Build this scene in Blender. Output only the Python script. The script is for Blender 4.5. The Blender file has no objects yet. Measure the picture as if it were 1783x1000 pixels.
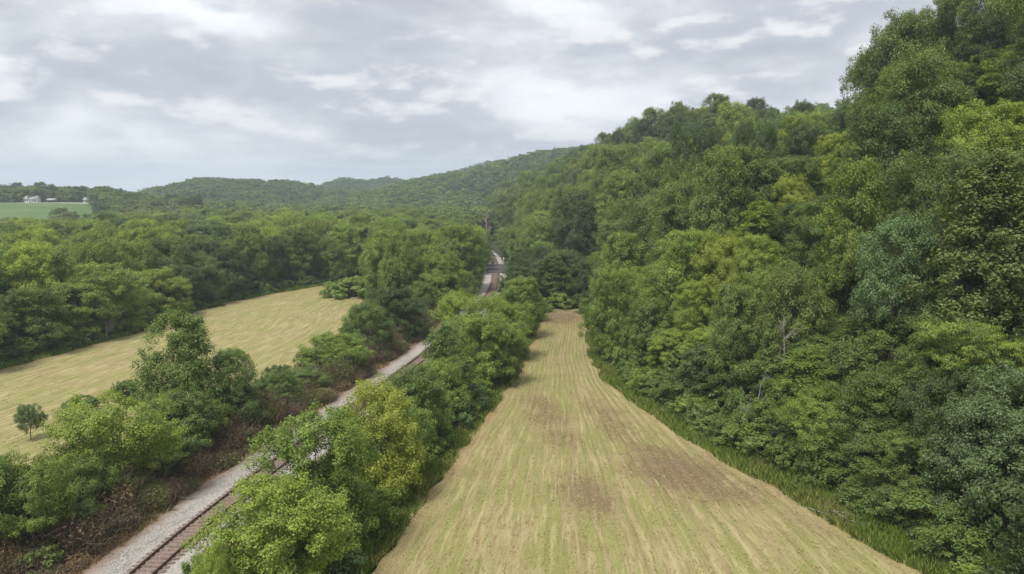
import bpy, math, random
import numpy as np
from mathutils import Vector

SC = bpy.context.scene
COL = SC.collection
rng = np.random.default_rng(7)
random.seed(7)

# ------------------------------------------------------------------ camera
F_PX, CAM_H = 1273.0, 25.0
PITCH = math.atan(160.0 / F_PX)
cam = bpy.data.cameras.new('camera')
cam_o = bpy.data.objects.new('camera', cam)
COL.objects.link(cam_o)
cam.sensor_width = 36.0
cam.lens = 36.0 * F_PX / 1783.0
cam.clip_start, cam.clip_end = 0.5, 40000
cam_o.location = (0, 0, CAM_H)
cam_o.rotation_euler = (math.pi / 2 - PITCH, 0, 0)
SC.camera = cam_o

# ------------------------------------------------------------------ sky, sun, exposure
SUN_EL, SUN_AZ = math.radians(60), math.radians(212)   # azimuth clockwise from +Y: high sun behind the drone
SUN_DIR = Vector((math.sin(SUN_AZ) * math.cos(SUN_EL), math.cos(SUN_AZ) * math.cos(SUN_EL), math.sin(SUN_EL)))
sun = bpy.data.lights.new('sun', 'SUN')
sun.energy = 1.5
sun.angle = math.radians(20)
sun.color = (1.0, 0.96, 0.88)
sun_o = bpy.data.objects.new('sun', sun)
COL.objects.link(sun_o)
sun_o.rotation_euler = SUN_DIR.to_track_quat('Z', 'Y').to_euler()
sun_o.location = (0, 0, 300)

SC.view_settings.view_transform = 'Standard'
SC.view_settings.look = 'None'
SC.view_settings.gamma = 1.0
SC.view_settings.use_curve_mapping = False
SC.view_settings.exposure = 1.45
SC.render.engine = 'CYCLES'
SC.cycles.max_bounces = 5
SC.cycles.diffuse_bounces = 4
SC.cycles.glossy_bounces = 1
SC.cycles.transmission_bounces = 2
SC.cycles.transparent_max_bounces = 4
SC.cycles.volume_bounces = 1
SC.cycles.use_denoising = True
SC.cycles.caustics_reflective = False
SC.cycles.caustics_refractive = False

world = bpy.data.worlds.new('World')
SC.world = world
world.use_nodes = True


class NT:
    """tiny helper to write node trees"""
    def __init__(self, tree):
        self.t = tree
        for n in list(tree.nodes):
            tree.nodes.remove(n)

    def n(self, typ, **kw):
        nd = self.t.nodes.new(typ)
        for k, v in kw.items():
            setattr(nd, k, v)
        return nd

    def l(self, a, b):
        self.t.links.new(a, b)

    def _in(self, sock, v):
        if hasattr(v, 'is_output'):
            self.l(v, sock)
        elif v is not None:
            sock.default_value = v

    def math(self, op, a, b=None, c=None, clamp=False):
        nd = self.n('ShaderNodeMath', operation=op, use_clamp=clamp)
        self._in(nd.inputs[0], a)
        self._in(nd.inputs[1], b)
        self._in(nd.inputs[2], c)
        return nd.outputs[0]

    def mix(self, fac, a, b, mode='MIX'):
        nd = self.n('ShaderNodeMix', data_type='RGBA', blend_type=mode)
        nd.clamp_factor = True
        self._in(nd.inputs[0], fac)
        for s, v in ((nd.inputs[6], a), (nd.inputs[7], b)):
            if isinstance(v, tuple) and len(v) == 3:
                v = v + (1.0,)
            self._in(s, v)
        return nd.outputs[2]

    def noise(self, vec, scale, detail=4, rough=0.55, dist=0.0, dims='3D'):
        nd = self.n('ShaderNodeTexNoise', noise_dimensions=dims)
        if vec is not None:
            self.l(vec, nd.inputs['Vector'])
        nd.inputs['Scale'].default_value = scale
        nd.inputs['Detail'].default_value = detail
        nd.inputs['Roughness'].default_value = rough
        nd.inputs['Distortion'].default_value = dist
        return nd.outputs['Fac']

    def ramp(self, v, lo, hi, smooth=True):
        nd = self.n('ShaderNodeMapRange', interpolation_type='SMOOTHSTEP' if smooth else 'LINEAR', clamp=True)
        self._in(nd.inputs['Value'], v)
        nd.inputs['From Min'].default_value = lo
        nd.inputs['From Max'].default_value = hi
        return nd.outputs[0]

    def mapping(self, vec, scale=(1, 1, 1), loc=(0, 0, 0), rot=(0, 0, 0)):
        nd = self.n('ShaderNodeMapping')
        self.l(vec, nd.inputs[0])
        nd.inputs['Location'].default_value = loc
        nd.inputs['Rotation'].default_value = rot
        nd.inputs['Scale'].default_value = scale
        return nd.outputs[0]


def build_sky():
    T = NT(world.node_tree)
    out = T.n('ShaderNodeOutputWorld')
    sky = T.n('ShaderNodeTexSky', sky_type='NISHITA')
    sky.sun_disc = False
    sky.sun_elevation = SUN_EL
    sky.sun_rotation = SUN_AZ
    sky.air_density = 1.0
    sky.dust_density = 2.0
    bg_sky = T.n('ShaderNodeBackground')
    T.l(sky.outputs[0], bg_sky.inputs[0])
    bg_sky.inputs[1].default_value = 0.06
    tc = T.n('ShaderNodeTexCoord')
    d = tc.outputs['Generated']
    sep = T.n('ShaderNodeSeparateXYZ')
    T.l(d, sep.inputs[0])
    x, y, z = sep.outputs
    zz = T.math('ADD', T.math('MAXIMUM', z, 0.0), 0.16)
    cx = T.math('DIVIDE', x, zz)
    cy = T.math('DIVIDE', y, zz)
    cmb = T.n('ShaderNodeCombineXYZ')
    T.l(cx, cmb.inputs[0])
    T.l(cy, cmb.inputs[1])
    p = cmb.outputs[0]
    cup = T.n('ShaderNodeVectorMath', operation='ADD')
    T.l(d, cup.inputs[0])
    cup.inputs[1].default_value = (0, 0, 0.016)

    def heaps(v):
        return T.noise(T.mapping(v, (1.0, 1.0, 2.3), (0.4, 1.9, 0.35)), 6.0, 7, 0.52, 0.1)
    big = T.noise(T.mapping(d, (1.0, 1.0, 3.4), (3.6, 1.7, 0.2)), 2.5, 4, 0.5, 0.15)
    layer = T.noise(T.mapping(p, (0.7, 1.1, 1), (3.1, 1.7, 0)), 0.95, 4, 0.5, 0.3)
    med = heaps(d)
    med_up = heaps(cup.outputs[0])
    fine = T.noise(T.mapping(d, (1.0, 1.0, 2.2)), 17.0, 5, 0.6, 0.2)
    dens = T.math('ADD', T.math('ADD', T.math('MULTIPLY', big, 0.42), T.math('MULTIPLY', layer, 0.22)), T.math('ADD', T.math('MULTIPLY', med, 0.36), T.math('MULTIPLY', fine, 0.06)))
    # thick parts of the layer are grey, thin parts bright
    shade = T.ramp(dens, 0.44, 0.61)
    col = T.mix(shade, (0.935, 0.965, 1.01), (0.505, 0.545, 0.615))
    # heaped tops catch the light, undersides stay grey
    lit = T.math('SUBTRACT', med, med_up)
    col = T.mix(T.math('MULTIPLY', T.ramp(lit, 0.0, 0.12), 0.62), col, (1.0, 1.0, 1.01))
    col = T.mix(T.math('MULTIPLY', T.ramp(T.math('MULTIPLY', lit, -1.0), 0.0, 0.12), 0.4), col, (0.40, 0.43, 0.49))
    # towards the horizon the layers stack into paler, bluer bands
    low = T.math('SUBTRACT', 1.0, T.ramp(z, -0.01, 0.10))
    bandv = T.noise(T.mapping(d, (1.6, 1.6, 26.0)), 1.6, 4, 0.5, 0.4)
    band = T.mix(T.ramp(bandv, 0.36, 0.64), (0.55, 0.61, 0.70), (0.80, 0.84, 0.90))
    col = T.mix(T.math('MULTIPLY', low, 0.85), col, band)
    bg_cl = T.n('ShaderNodeBackground')
    T.l(col, bg_cl.inputs[0])
    bg_cl.inputs[1].default_value = 0.41
    cover = T.ramp(T.math('ADD', dens, T.math('MULTIPLY', low, 0.2)), 0.36, 0.46)
    cover = T.math('ADD', T.math('MULTIPLY', cover, 0.6), 0.4)
    mx = T.n('ShaderNodeMixShader')
    T.l(cover, mx.inputs[0])
    T.l(bg_sky.outputs[0], mx.inputs[1])
    T.l(bg_cl.outputs[0], mx.inputs[2])
    T.l(mx.outputs[0], out.inputs[0])
    world.cycles.sampling_method = 'MANUAL'
    world.cycles.sample_map_resolution = 512


build_sky()

# ------------------------------------------------------------------ geometry helpers
CP, SP = math.cos(PITCH), math.sin(PITCH)


def ground_at(px, py, z=0.0):
    """where a line of sight meets the level z: used once to survey the place from the photograph"""
    u, v = (px - 891.5) / F_PX, (500 - py) / F_PX
    dx, dy, dz = u, CP + v * SP, -SP + v * CP
    t = (z - CAM_H) / dz
    return dx * t, dy * t


def proj(x, y, z):
    dep = y * CP + (CAM_H - z) * SP
    up = y * SP - (CAM_H - z) * CP
    return 891.5 + F_PX * x / dep, 500 - F_PX * up / dep


def top_z(py, y):
    """height of a point at forward distance y that shows at picture row py"""
    e = (500 - py) / F_PX
    return CAM_H + y * (e * CP - SP) / (CP + e * SP)


def make_mesh(name, V, faces, mat=None, smooth=False, attrs=None, uv=None):
    """faces: list of (n,k) index arrays"""
    V = np.asarray(V, dtype=np.float32)
    me = bpy.data.meshes.new(name)
    me.vertices.add(len(V))
    me.vertices.foreach_set('co', V.ravel())
    faces = [np.asarray(f, dtype=np.int32) for f in faces if len(f)]
    loops = np.concatenate([f.ravel() for f in faces])
    sizes = np.concatenate([np.full(len(f), f.shape[1], dtype=np.int32) for f in faces])
    starts = np.concatenate([[0], np.cumsum(sizes)[:-1]]).astype(np.int32)
    me.loops.add(len(loops))
    me.loops.foreach_set('vertex_index', loops)
    me.polygons.add(len(sizes))
    me.polygons.foreach_set('loop_start', starts)
    me.polygons.foreach_set('loop_total', sizes)
    if smooth:
        me.polygons.foreach_set('use_smooth', np.ones(len(sizes), dtype=bool))
    me.update(calc_edges=True)
    for an, (typ, dom, data) in (attrs or {}).items():
        a = me.attributes.new(an, typ, dom)
        key = 'color' if typ == 'FLOAT_COLOR' else ('vector' if typ == 'FLOAT_VECTOR' else 'value')
        a.data.foreach_set(key, np.asarray(data, dtype=np.float32).ravel())
    if mat is not None:
        me.materials.append(mat)
    return me


def add_obj(name, data, parent=None, loc=None, kind=None, label=None, cat=None, group=None, color=None):
    o = bpy.data.objects.new(name, data)
    COL.objects.link(o)
    if parent is not None:
        o.parent = parent
    if loc is not None:
        o.location = loc
    if kind:
        o['kind'] = kind
    if label:
        o['label'] = label
    if cat:
        o['category'] = cat
    if group:
        o['group'] = group
    if color is not None:
        o.color = (*color, 1.0)
    return o


class Soup:
    """collects pieces of one mesh"""
    def __init__(self):
        self.V, self.F, self.n = [], {}, 0
        self.A = {}

    def add(self, V, F, **attrs):
        V = np.asarray(V, dtype=np.float32)
        F = np.asarray(F, dtype=np.int64)
        self.V.append(V)
        k = F.shape[1]
        self.F.setdefault(k, []).append(F + self.n)
        for a, v in attrs.items():
            self.A.setdefault(a, {}).setdefault(k, []).append(np.asarray(v, dtype=np.float32))
        self.n += len(V)

    def mesh(self, name, mat, smooth=False, types=None):
        ks = sorted(self.F)
        faces = [np.concatenate(self.F[k]) for k in ks]
        attrs = {}
        for a, d in self.A.items():
            data = np.concatenate([np.concatenate(d[k]) for k in ks])
            attrs[a] = ('FLOAT_COLOR' if data.ndim == 2 else 'FLOAT', 'FACE', data)
        return make_mesh(name, np.concatenate(self.V), faces, mat, smooth, attrs)


def norm(v):
    return v / np.maximum(np.linalg.norm(v, axis=-1, keepdims=True), 1e-9)


def tube(pts, radii, n=6):
    pts = np.asarray(pts, dtype=float)
    m = len(pts)
    tan = norm(np.gradient(pts, axis=0))
    ref = np.tile([0.31, 0.95, 0.1], (m, 1))
    a = norm(np.cross(tan, ref))
    b = np.cross(tan, a)
    ang = np.linspace(0, 2 * np.pi, n, endpoint=False)
    r = np.asarray(radii, dtype=float)[:, None, None]
    V = pts[:, None, :] + r * (np.cos(ang)[None, :, None] * a[:, None, :] + np.sin(ang)[None, :, None] * b[:, None, :])
    V = V.reshape(-1, 3)
    i = np.arange(m - 1)[:, None] * n
    j = np.arange(n)[None, :]
    k = (j + 1) % n
    F = np.stack([i + j, i + k, i + n + k, i + n + j], -1).reshape(-1, 4)
    return V, F


def box(cx, cy, cz, sx, sy, sz):
    """box with its base at cz"""
    x, y = sx / 2, sy / 2
    V = np.array([[-x, -y, 0], [x, -y, 0], [x, y, 0], [-x, y, 0], [-x, -y, sz], [x, -y, sz], [x, y, sz], [-x, y, sz]]) + [cx, cy, cz]
    F = np.array([[3, 2, 1, 0], [4, 5, 6, 7], [0, 1, 5, 4], [1, 2, 6, 5], [2, 3, 7, 6], [3, 0, 4, 7]])
    return V, F


def vnoise(x, y, seed=0):
    """smooth 2-D value noise, -1..1"""
    x = np.asarray(x, dtype=float)
    y = np.asarray(y, dtype=float)
    xi, yi = np.floor(x).astype(np.int64), np.floor(y).astype(np.int64)
    xf, yf = x - xi, y - yi
    u, v = xf * xf * (3 - 2 * xf), yf * yf * (3 - 2 * yf)

    def h(a, b):
        n = (a * 374761393 + b * 668265263 + seed * 974711) & 0x7fffffff
        n = ((n ^ (n >> 13)) * 1274126177) & 0x7fffffff
        return ((n ^ (n >> 16)) & 0xffff) / 32767.5 - 1
    return (h(xi, yi) * (1 - u) + h(xi + 1, yi) * u) * (1 - v) + (h(xi, yi + 1) * (1 - u) + h(xi + 1, yi + 1) * u) * v


# ------------------------------------------------------------------ materials
def new_mat(name):
    m = bpy.data.materials.new(name)
    m.use_nodes = True
    return m, NT(m.node_tree)


def finish(T, color, rough=0.9, bump=None, bump_str=0.4, bump_dist=0.1, spec=0.2):
    out = T.n('ShaderNodeOutputMaterial')
    b = T.n('ShaderNodeBsdfPrincipled')
    if isinstance(color, tuple):
        b.inputs['Base Color'].default_value = (*color[:3], 1)
    else:
        T.l(color, b.inputs['Base Color'])
    T._in(b.inputs['Roughness'], rough)
    b.inputs['Specular IOR Level'].default_value = spec
    if bump is not None:
        bp = T.n('ShaderNodeBump')
        bp.inputs['Strength'].default_value = bump_str
        bp.inputs['Distance'].default_value = bump_dist
        T.l(bump, bp.inputs['Height'])
        T.l(bp.outputs[0], b.inputs['Normal'])
    T.l(b.outputs[0], out.inputs[0])
    return b


def leaf_material(name, source):
    """leaf blades: the tree's own colour, varied leaf by leaf, thin enough to let light through"""
    m, T = new_mat(name)
    if source == 'object':
        base = T.n('ShaderNodeObjectInfo').outputs['Color']
    else:
        base = T.n('ShaderNodeAttribute', attribute_name='hue', attribute_type='INSTANCER' if source == 'instance' else 'GEOMETRY').outputs['Color']
    tint = T.n('ShaderNodeAttribute', attribute_name='tint').outputs['Fac']
    c = T.mix(T.math('MULTIPLY', tint, 1.0), T.mix(1.0, base, (0.52, 0.56, 0.55), 'MULTIPLY'), T.mix(1.0, base, (1.52, 1.46, 1.40), 'MULTIPLY'))
    out = T.n('ShaderNodeOutputMaterial')
    b = T.n('ShaderNodeBsdfPrincipled')
    T.l(c, b.inputs['Base Color'])
    b.inputs['Roughness'].default_value = 0.48
    b.inputs['Specular IOR Level'].default_value = 0.38
    tr = T.n('ShaderNodeBsdfTranslucent')
    T.l(T.mix(1.0, c, (1.2, 1.2, 0.6), 'MULTIPLY'), tr.inputs[0])
    mx = T.n('ShaderNodeMixShader')
    mx.inputs[0].default_value = 0.33
    T.l(b.outputs[0], mx.inputs[1])
    T.l(tr.outputs[0], mx.inputs[2])
    T.l(mx.outputs[0], out.inputs[0])
    return m


M = {}
M['leaf'] = leaf_material('leaf_blades', 'object')
M['mass'] = leaf_material('leaf_mass', 'attr')


def simple(name, c1, c2, scale, rough=0.9, bump=0.3, dist=0.05, detail=5):
    m, T = new_mat(name)
    P = T.n('ShaderNodeNewGeometry').outputs['Position']
    n = T.noise(P, scale, detail, 0.6)
    finish(T, T.mix(T.ramp(n, 0.3, 0.7), c1, c2), rough, n, bump, dist)
    M[name] = m
    return m


simple('bark', (0.07, 0.055, 0.042), (0.16, 0.135, 0.11), 6)
simple('pale_bark', (0.17, 0.155, 0.135), (0.30, 0.28, 0.25), 5)
simple('rosy_bark', (0.26, 0.19, 0.15), (0.42, 0.34, 0.28), 5)
simple('twig', (0.11, 0.08, 0.055), (0.26, 0.20, 0.145), 4)
simple('rail_steel', (0.075, 0.05, 0.04), (0.14, 0.085, 0.065), 5, 0.6)
simple('tie_wood', (0.13, 0.09, 0.075), (0.24, 0.17, 0.145), 3)
simple('white_paint', (0.55, 0.55, 0.54), (0.72, 0.72, 0.70), 1.5, 0.6, 0.05)
simple('roof_metal', (0.26, 0.27, 0.28), (0.40, 0.41, 0.43), 0.8, 0.45, 0.05)
simple('roof_shingle', (0.09, 0.075, 0.07), (0.16, 0.13, 0.12), 2)
simple('barn_wood', (0.10, 0.065, 0.055), (0.17, 0.12, 0.10), 1.5)
simple('window_glass', (0.03, 0.035, 0.045), (0.05, 0.055, 0.065), 1, 0.15, 0)
simple('lane_gravel', (0.38, 0.37, 0.33), (0.55, 0.53, 0.48), 0.6)
simple('crossing_dark', (0.06, 0.055, 0.055), (0.12, 0.105, 0.10), 2)
simple('grey_wood', (0.22, 0.20, 0.18), (0.36, 0.34, 0.31), 4)


def ground_material():
    m, T = new_mat('woodland_ground')
    P = T.n('ShaderNodeNewGeometry').outputs['Position']
    a = T.noise(P, 0.25, 5, 0.6)
    b = T.noise(P, 2.2, 4, 0.6)
    c = T.mix(T.ramp(a, 0.35, 0.65), (0.03, 0.042, 0.014), (0.05, 0.065, 0.02))
    c = T.mix(T.ramp(b, 0.5, 0.75), c, (0.065, 0.05, 0.03))
    finish(T, c, 0.95, b, 0.6, 0.2)
    return m


def dead_ground_material():
    m, T = new_mat('dry_litter')
    P = T.n('ShaderNodeNewGeometry').outputs['Position']
    a = T.noise(P, 0.5, 5, 0.6)
    b = T.noise(P, 5, 4, 0.65)
    c = T.mix(T.ramp(a, 0.35, 0.65), (0.16, 0.105, 0.07), (0.27, 0.20, 0.135))
    c = T.mix(T.ramp(b, 0.45, 0.7), c, (0.11, 0.075, 0.05))
    finish(T, c, 0.95, b, 0.7, 0.12)
    return m


def meadow_material():
    m, T = new_mat('meadow_grass')
    P = T.n('ShaderNodeNewGeometry').outputs['Position']
    a = T.noise(P, 0.03, 4, 0.6)
    c = T.mix(T.ramp(a, 0.35, 0.65), (0.085, 0.135, 0.045), (0.125, 0.17, 0.06))
    finish(T, c, 0.95)
    return m


def ballast_material():
    m, T = new_mat('ballast_stone')
    P = T.n('ShaderNodeNewGeometry').outputs['Position']
    v = T.n('ShaderNodeTexVoronoi')
    T.l(P, v.inputs['Vector'])
    v.inputs['Scale'].default_value = 14
    sepc = T.n('ShaderNodeSeparateColor')
    T.l(v.outputs['Color'], sepc.inputs[0])
    c = T.mix(sepc.outputs[0], (0.25, 0.225, 0.205), (0.50, 0.465, 0.43))
    lat = T.n('ShaderNodeAttribute', attribute_name='lateral').outputs['Fac']
    # rust and oil dust lies between the rails, dry soil creeps in at the outer edge
    mid = T.math('SUBTRACT', 1.0, T.ramp(T.math('ABSOLUTE', lat), 0.85, 1.5))
    c = T.mix(T.math('MULTIPLY', mid, 0.7), c, (0.20, 0.135, 0.11))
    n = T.noise(P, 1.2, 5, 0.6)
    edge = T.math('SUBTRACT', 1.0, T.ramp(T.math('ADD', lat, T.math('MULTIPLY', n, 2.0)), -3.0, -1.6))
    c = T.mix(T.math('MULTIPLY', edge, 0.85), c, (0.25, 0.18, 0.13))
    c = T.mix(T.math('MULTIPLY', T.ramp(n, 0.55, 0.75), 0.5), c, (0.30, 0.26, 0.21))
    finish(T, c, 0.9, v.outputs['Distance'], 0.7, 0.06)
    return m


def hay_material(name, spots, tone=0.0):
    """mown hay: straw laid in swathes along the mowing direction, green regrowth, bare brown patches"""
    m, T = new_mat(name)
    uv = T.n('ShaderNodeAttribute', attribute_name='swathe').outputs['Vector']   # x across, y along, metres
    P = T.n('ShaderNodeNewGeometry').outputs['Position']
    wob = T.noise(P, 0.05, 2, 0.4)
    sep = T.n('ShaderNodeSeparateXYZ')
    T.l(uv, sep.inputs[0])
    across = T.math('ADD', sep.outputs[0], T.math('MULTIPLY', wob, 1.6))
    cmb = T.n('ShaderNodeCombineXYZ')
    T.l(across, cmb.inputs[0])
    T.l(sep.outputs[1], cmb.inputs[1])
    q = cmb.outputs[0]
    row = T.noise(T.mapping(q, (0.95, 0.05, 1)), 1.0, 4, 0.65)               # swathes about 1.5 m
    streak = T.noise(T.mapping(q, (2.9, 0.42, 1)), 1.0, 6, 0.68, 0.15)       # straw streaks
    fine = T.noise(T.mapping(q, (7.0, 3.2, 1)), 1.0, 5, 0.72, 0.2)
    blot = T.noise(P, 0.16, 4, 0.6)
    clump = T.noise(P, 1.7, 4, 0.65)
    straw = T.mix(T.ramp(streak, 0.3, 0.7), (0.225, 0.178, 0.085), (0.37, 0.315, 0.165))
    green = T.mix(T.ramp(fine, 0.3, 0.7), (0.155, 0.17, 0.05), (0.275, 0.275, 0.095))
    g = T.ramp(T.math('ADD', T.math('MULTIPLY', row, 1.1), T.math('ADD', T.math('MULTIPLY', blot, 0.55), T.math('MULTIPLY', streak, 0.35))), 0.85 + tone, 1.10 + tone)
    c = T.mix(T.math('MULTIPLY', g, 0.8), straw, green)
    # thin dark gaps between straw wisps
    dark = T.ramp(T.math('ADD', T.math('MULTIPLY', fine, 0.6), T.math('MULTIPLY', streak, 0.5)), 0.60, 0.78)
    c = T.mix(T.math('MULTIPLY', dark, 0.5), c, (0.13, 0.10, 0.05))
    lines = T.ramp(T.noise(T.mapping(q, (1.7, 0.13, 1), (4, 2, 0)), 1.0, 4, 0.62), 0.52, 0.68)
    c = T.mix(T.math('MULTIPLY', lines, 0.5), c, (0.165, 0.135, 0.055))
    wisp = T.ramp(T.noise(T.mapping(q, (1.5, 0.14, 1), (9, 7, 0)), 1.0, 5, 0.66), 0.50, 0.66)
    c = T.mix(T.math('MULTIPLY', wisp, 0.6), c, (0.42, 0.365, 0.195))
    pale = T.ramp(T.math('ADD', T.math('MULTIPLY', clump, 0.6), T.math('MULTIPLY', fine, 0.4)), 0.54, 0.68)
    c = T.mix(T.math('MULTIPLY', pale, 0.5), c, (0.38, 0.33, 0.175))
    # brown bare patches, ragged along the swathes
    sp = T.n('ShaderNodeSeparateXYZ')
    T.l(P, sp.inputs[0])
    total = None
    for (sx, sy, rx, ry, rot, amt) in spots:
        mp = T.n('ShaderNodeMapping', vector_type='TEXTURE')
        T.l(P, mp.inputs[0])
        mp.inputs['Location'].default_value = (sx, sy, 0)
        mp.inputs['Rotation'].default_value = (0, 0, rot)
        mp.inputs['Scale'].default_value = (rx, ry, 1)
        ln = T.n('ShaderNodeVectorMath', operation='LENGTH')
        fl = T.n('ShaderNodeVectorMath', operation='MULTIPLY')
        T.l(mp.outputs[0], fl.inputs[0])
        fl.inputs[1].default_value = (1, 1, 0)
        T.l(fl.outputs[0], ln.inputs[0])
        e = T.math('MULTIPLY', T.math('SUBTRACT', 1.0, T.ramp(ln.outputs['Value'], 0.1, 1.25)), amt)
        total = e if total is None else T.math('MAXIMUM', total, e)
    if total is not None:
        w = T.ramp(T.math('ADD', total, T.math('MULTIPLY', T.math('SUBTRACT', T.math('ADD', T.math('MULTIPLY', streak, 0.75), T.math('ADD', T.math('MULTIPLY', clump, 0.3), T.math('MULTIPLY', blot, 0.35))), 0.70), 3.0)), 0.20, 0.90)
        bare = T.mix(T.ramp(fine, 0.35, 0.65), (0.105, 0.064, 0.042), (0.23, 0.155, 0.10))
        c = T.mix(T.math('MULTIPLY', w, 0.8), c, bare)
    # worn headland: the outer swathe is trodden and drier
    edge = T.n('ShaderNodeAttribute', attribute_name='margin').outputs['Fac']
    ew = T.math('SUBTRACT', 1.0, T.ramp(T.math('ADD', edge, T.math('MULTIPLY', clump, 2.4)), 1.4, 3.6))
    c = T.mix(T.math('MULTIPLY', ew, 0.6), c, T.mix(T.ramp(fine, 0.3, 0.7), (0.25, 0.165, 0.09), (0.40, 0.30, 0.17)))
    hgt = T.math('ADD', T.math('MULTIPLY', row, 1.2), T.math('ADD', T.math('MULTIPLY', streak, 0.7), T.math('MULTIPLY', fine, 0.5)))
    finish(T, c, 0.95, hgt, 0.55, 0.16, 0.1)
    return m


# ------------------------------------------------------------------ the lie of the land
def smooth01(t):
    t = np.clip(t, 0, 1)
    return t * t * (3 - 2 * t)


XF_Y = [0, 48, 84, 112, 155, 250, 300, 450, 600, 900]
XF_X = [33, 29, 19.5, 16.5, 18, 4, 0, -12, -26, -50]
HY = np.array([0, 60, 100, 130, 165, 200, 250, 300, 400, 500, 600, 700, 1000.])
HZ = np.array([75, 75, 70, 60, 45, 35, 35, 41, 50, 60, 60, 48, 30.])
HS = np.array([.8, .85, .85, .74, .58, .55, .58, .6, .62, .62, .55, .38, .2])


def hill_h(x, y):
    """the steep wooded hillside beside the valley"""
    x, y = np.asarray(x, float), np.asarray(y, float)
    t = np.maximum(x - np.interp(y, XF_Y, XF_X) - 2.0, 0)
    Z, S = np.interp(y, HY, HZ), np.interp(y, HY, HS)
    q = S * t / Z
    h = Z * q / (1 + q ** 3) ** (1 / 3)
    h = h + 11 * np.exp(-((x - 74) / 26) ** 2 - ((y - 335) / 45) ** 2)
    return h + 1.6 * vnoise(x / 23, y / 23, 3) * np.clip(t / 18, 0, 1)


def flat_h(x, y):
    """valley floor, rising to the farm bench on the far left"""
    x, y = np.asarray(x, float), np.asarray(y, float)
    r = np.hypot(x, y)
    col = 891.5 + 1283 * x / np.maximum(y, 1)
    w = np.interp(col, [-900, 175, 330, 480], [1, 1, 0.35, 0]) * (y > 1)
    back = 1 - 0.5 * smooth01((r - 1500) / 1500)
    return 19.0 * w * smooth01((r - 440) / 270) * back


def land_h(x, y):
    return np.maximum(flat_h(x, y), hill_h(x, y))


def polar_ground():
    rr = np.concatenate([[0.0], np.geomspace(15, 4600, 90)])
    th = np.concatenate([np.radians(np.linspace(50, 135, 120)), np.radians(np.linspace(140, 405, 60))])
    n, k = len(rr), len(th)
    R, TH = np.meshgrid(rr, th, indexing='ij')
    X, Y = R * np.cos(TH), R * np.sin(TH)
    Z = flat_h(X, Y) - 0.10
    V = np.stack([X, Y, Z], -1).reshape(-1, 3)
    i = np.arange(n - 1)[:, None] * k
    j = np.arange(k)[None, :]
    j2 = (j + 1) % k
    Fq = np.stack([i + j, i + k + j, i + k + j2, i + j2], -1).reshape(-1, 4)
    return make_mesh('ground', V, [Fq], M['ground'], True)


M['ground'] = ground_material()
M['dry'] = dead_ground_material()
M['meadow'] = meadow_material()
M['ballast'] = ballast_material()
add_obj('ground', polar_ground(), kind='structure')


def grid_mesh(name, X, Y, Z, mat, attrs=None, smooth=True):
    n, k = X.shape
    V = np.stack([X, Y, Z], -1).reshape(-1, 3)
    i = np.arange(n - 1)[:, None] * k
    j = np.arange(k - 1)[None, :]
    Fq = np.stack([i + j, i + j + 1, i + k + j + 1, i + k + j], -1).reshape(-1, 4)
    return make_mesh(name, V, [Fq], mat, smooth, attrs)


def hillside():
    yv = np.concatenate([np.linspace(-60, 300, 121), np.linspace(306, 1000, 80)])
    tv = np.concatenate([np.linspace(0, 90, 46), np.linspace(94, 420, 60)])
    Y, Tt = np.meshgrid(yv, tv, indexing='ij')
    X = np.interp(Y, XF_Y, XF_X) + Tt + 1.0
    Z = hill_h(X, Y)
    Z = Z - np.where(Tt < 1, 0.35, 0.0)
    return grid_mesh('hillside', X, Y, Z, M['ground'])


add_obj('hillside', hillside(), kind='structure')

# far ridges: skyline (picture column, row), distance, depth
RIDGES = [
    ('low_wooded_hill', [(200, 362), (260, 346), (300, 338), (345, 328), (420, 329), (500, 331), (560, 340), (640, 352), (720, 360)], 1050, 260, 300),
    ('middle_hill', [(480, 352), (545, 338), (600, 321), (640, 326), (675, 320), (720, 328), (800, 335), (900, 345)], 1500, 320, 400),
    ('valley_ridge', [(560, 362), (640, 347), (700, 334), (760, 322), (850, 305), (930, 284), (1000, 275), (1100, 262), (1250, 255), (1500, 270)], 1000, 380, 420),
    ('high_blue_ridge', [(700, 340), (780, 312), (850, 289), (920, 284), (1000, 290), (1100, 300)], 1900, 400, 500),
    ('horizon_ridge', [(-900, 336), (-200, 337), (100, 336), (200, 335.5), (250, 334), (300, 337), (600, 338), (1200, 335), (2600, 333)], 3200, 600, 800),
]


def ridge_h(x, y, R):
    name, prof, D, wf, wb = R
    r = np.hypot(x, y)
    col = 891.5 + 1283 * x / np.maximum(y, 1)
    pc, pr = zip(*prof)
    row = np.interp(col, pc, pr)
    zc = CAM_H + D * (340 - row) / 1283
    zc = np.where((col < pc[0]), zc - (pc[0] - col) * D / 1283 * 0.3, zc)
    zc = np.where((col > pc[-1]), zc - (col - pc[-1]) * D / 1283 * 0.3, zc)
    d = r - D
    s = np.where(d < 0, smooth01((d + wf) / wf), 1 - smooth01(d / wb))
    return (zc + 4) * s - 4 + 1.5 * vnoise(x / 60, y / 60, 5)


def ridge_mesh(R):
    name, prof, D, wf, wb = R
    pc = [p for p, _ in prof]
    a0, a1 = math.atan((pc[0] - 120 - 891.5) / 1283), math.atan((pc[-1] + 120 - 891.5) / 1283)
    th = np.linspace(a0, a1, 110)
    rr = np.linspace(D - wf - 5, D + wb + 5, 40)
    R_, TH = np.meshgrid(rr, th, indexing='ij')
    X, Y = R_ * np.sin(TH), R_ * np.cos(TH)
    return grid_mesh(name, X, Y, ridge_h(X, Y, R), M['ground'])


for R in RIDGES:
    add_obj(R[0], ridge_mesh(R), kind='structure')

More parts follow.
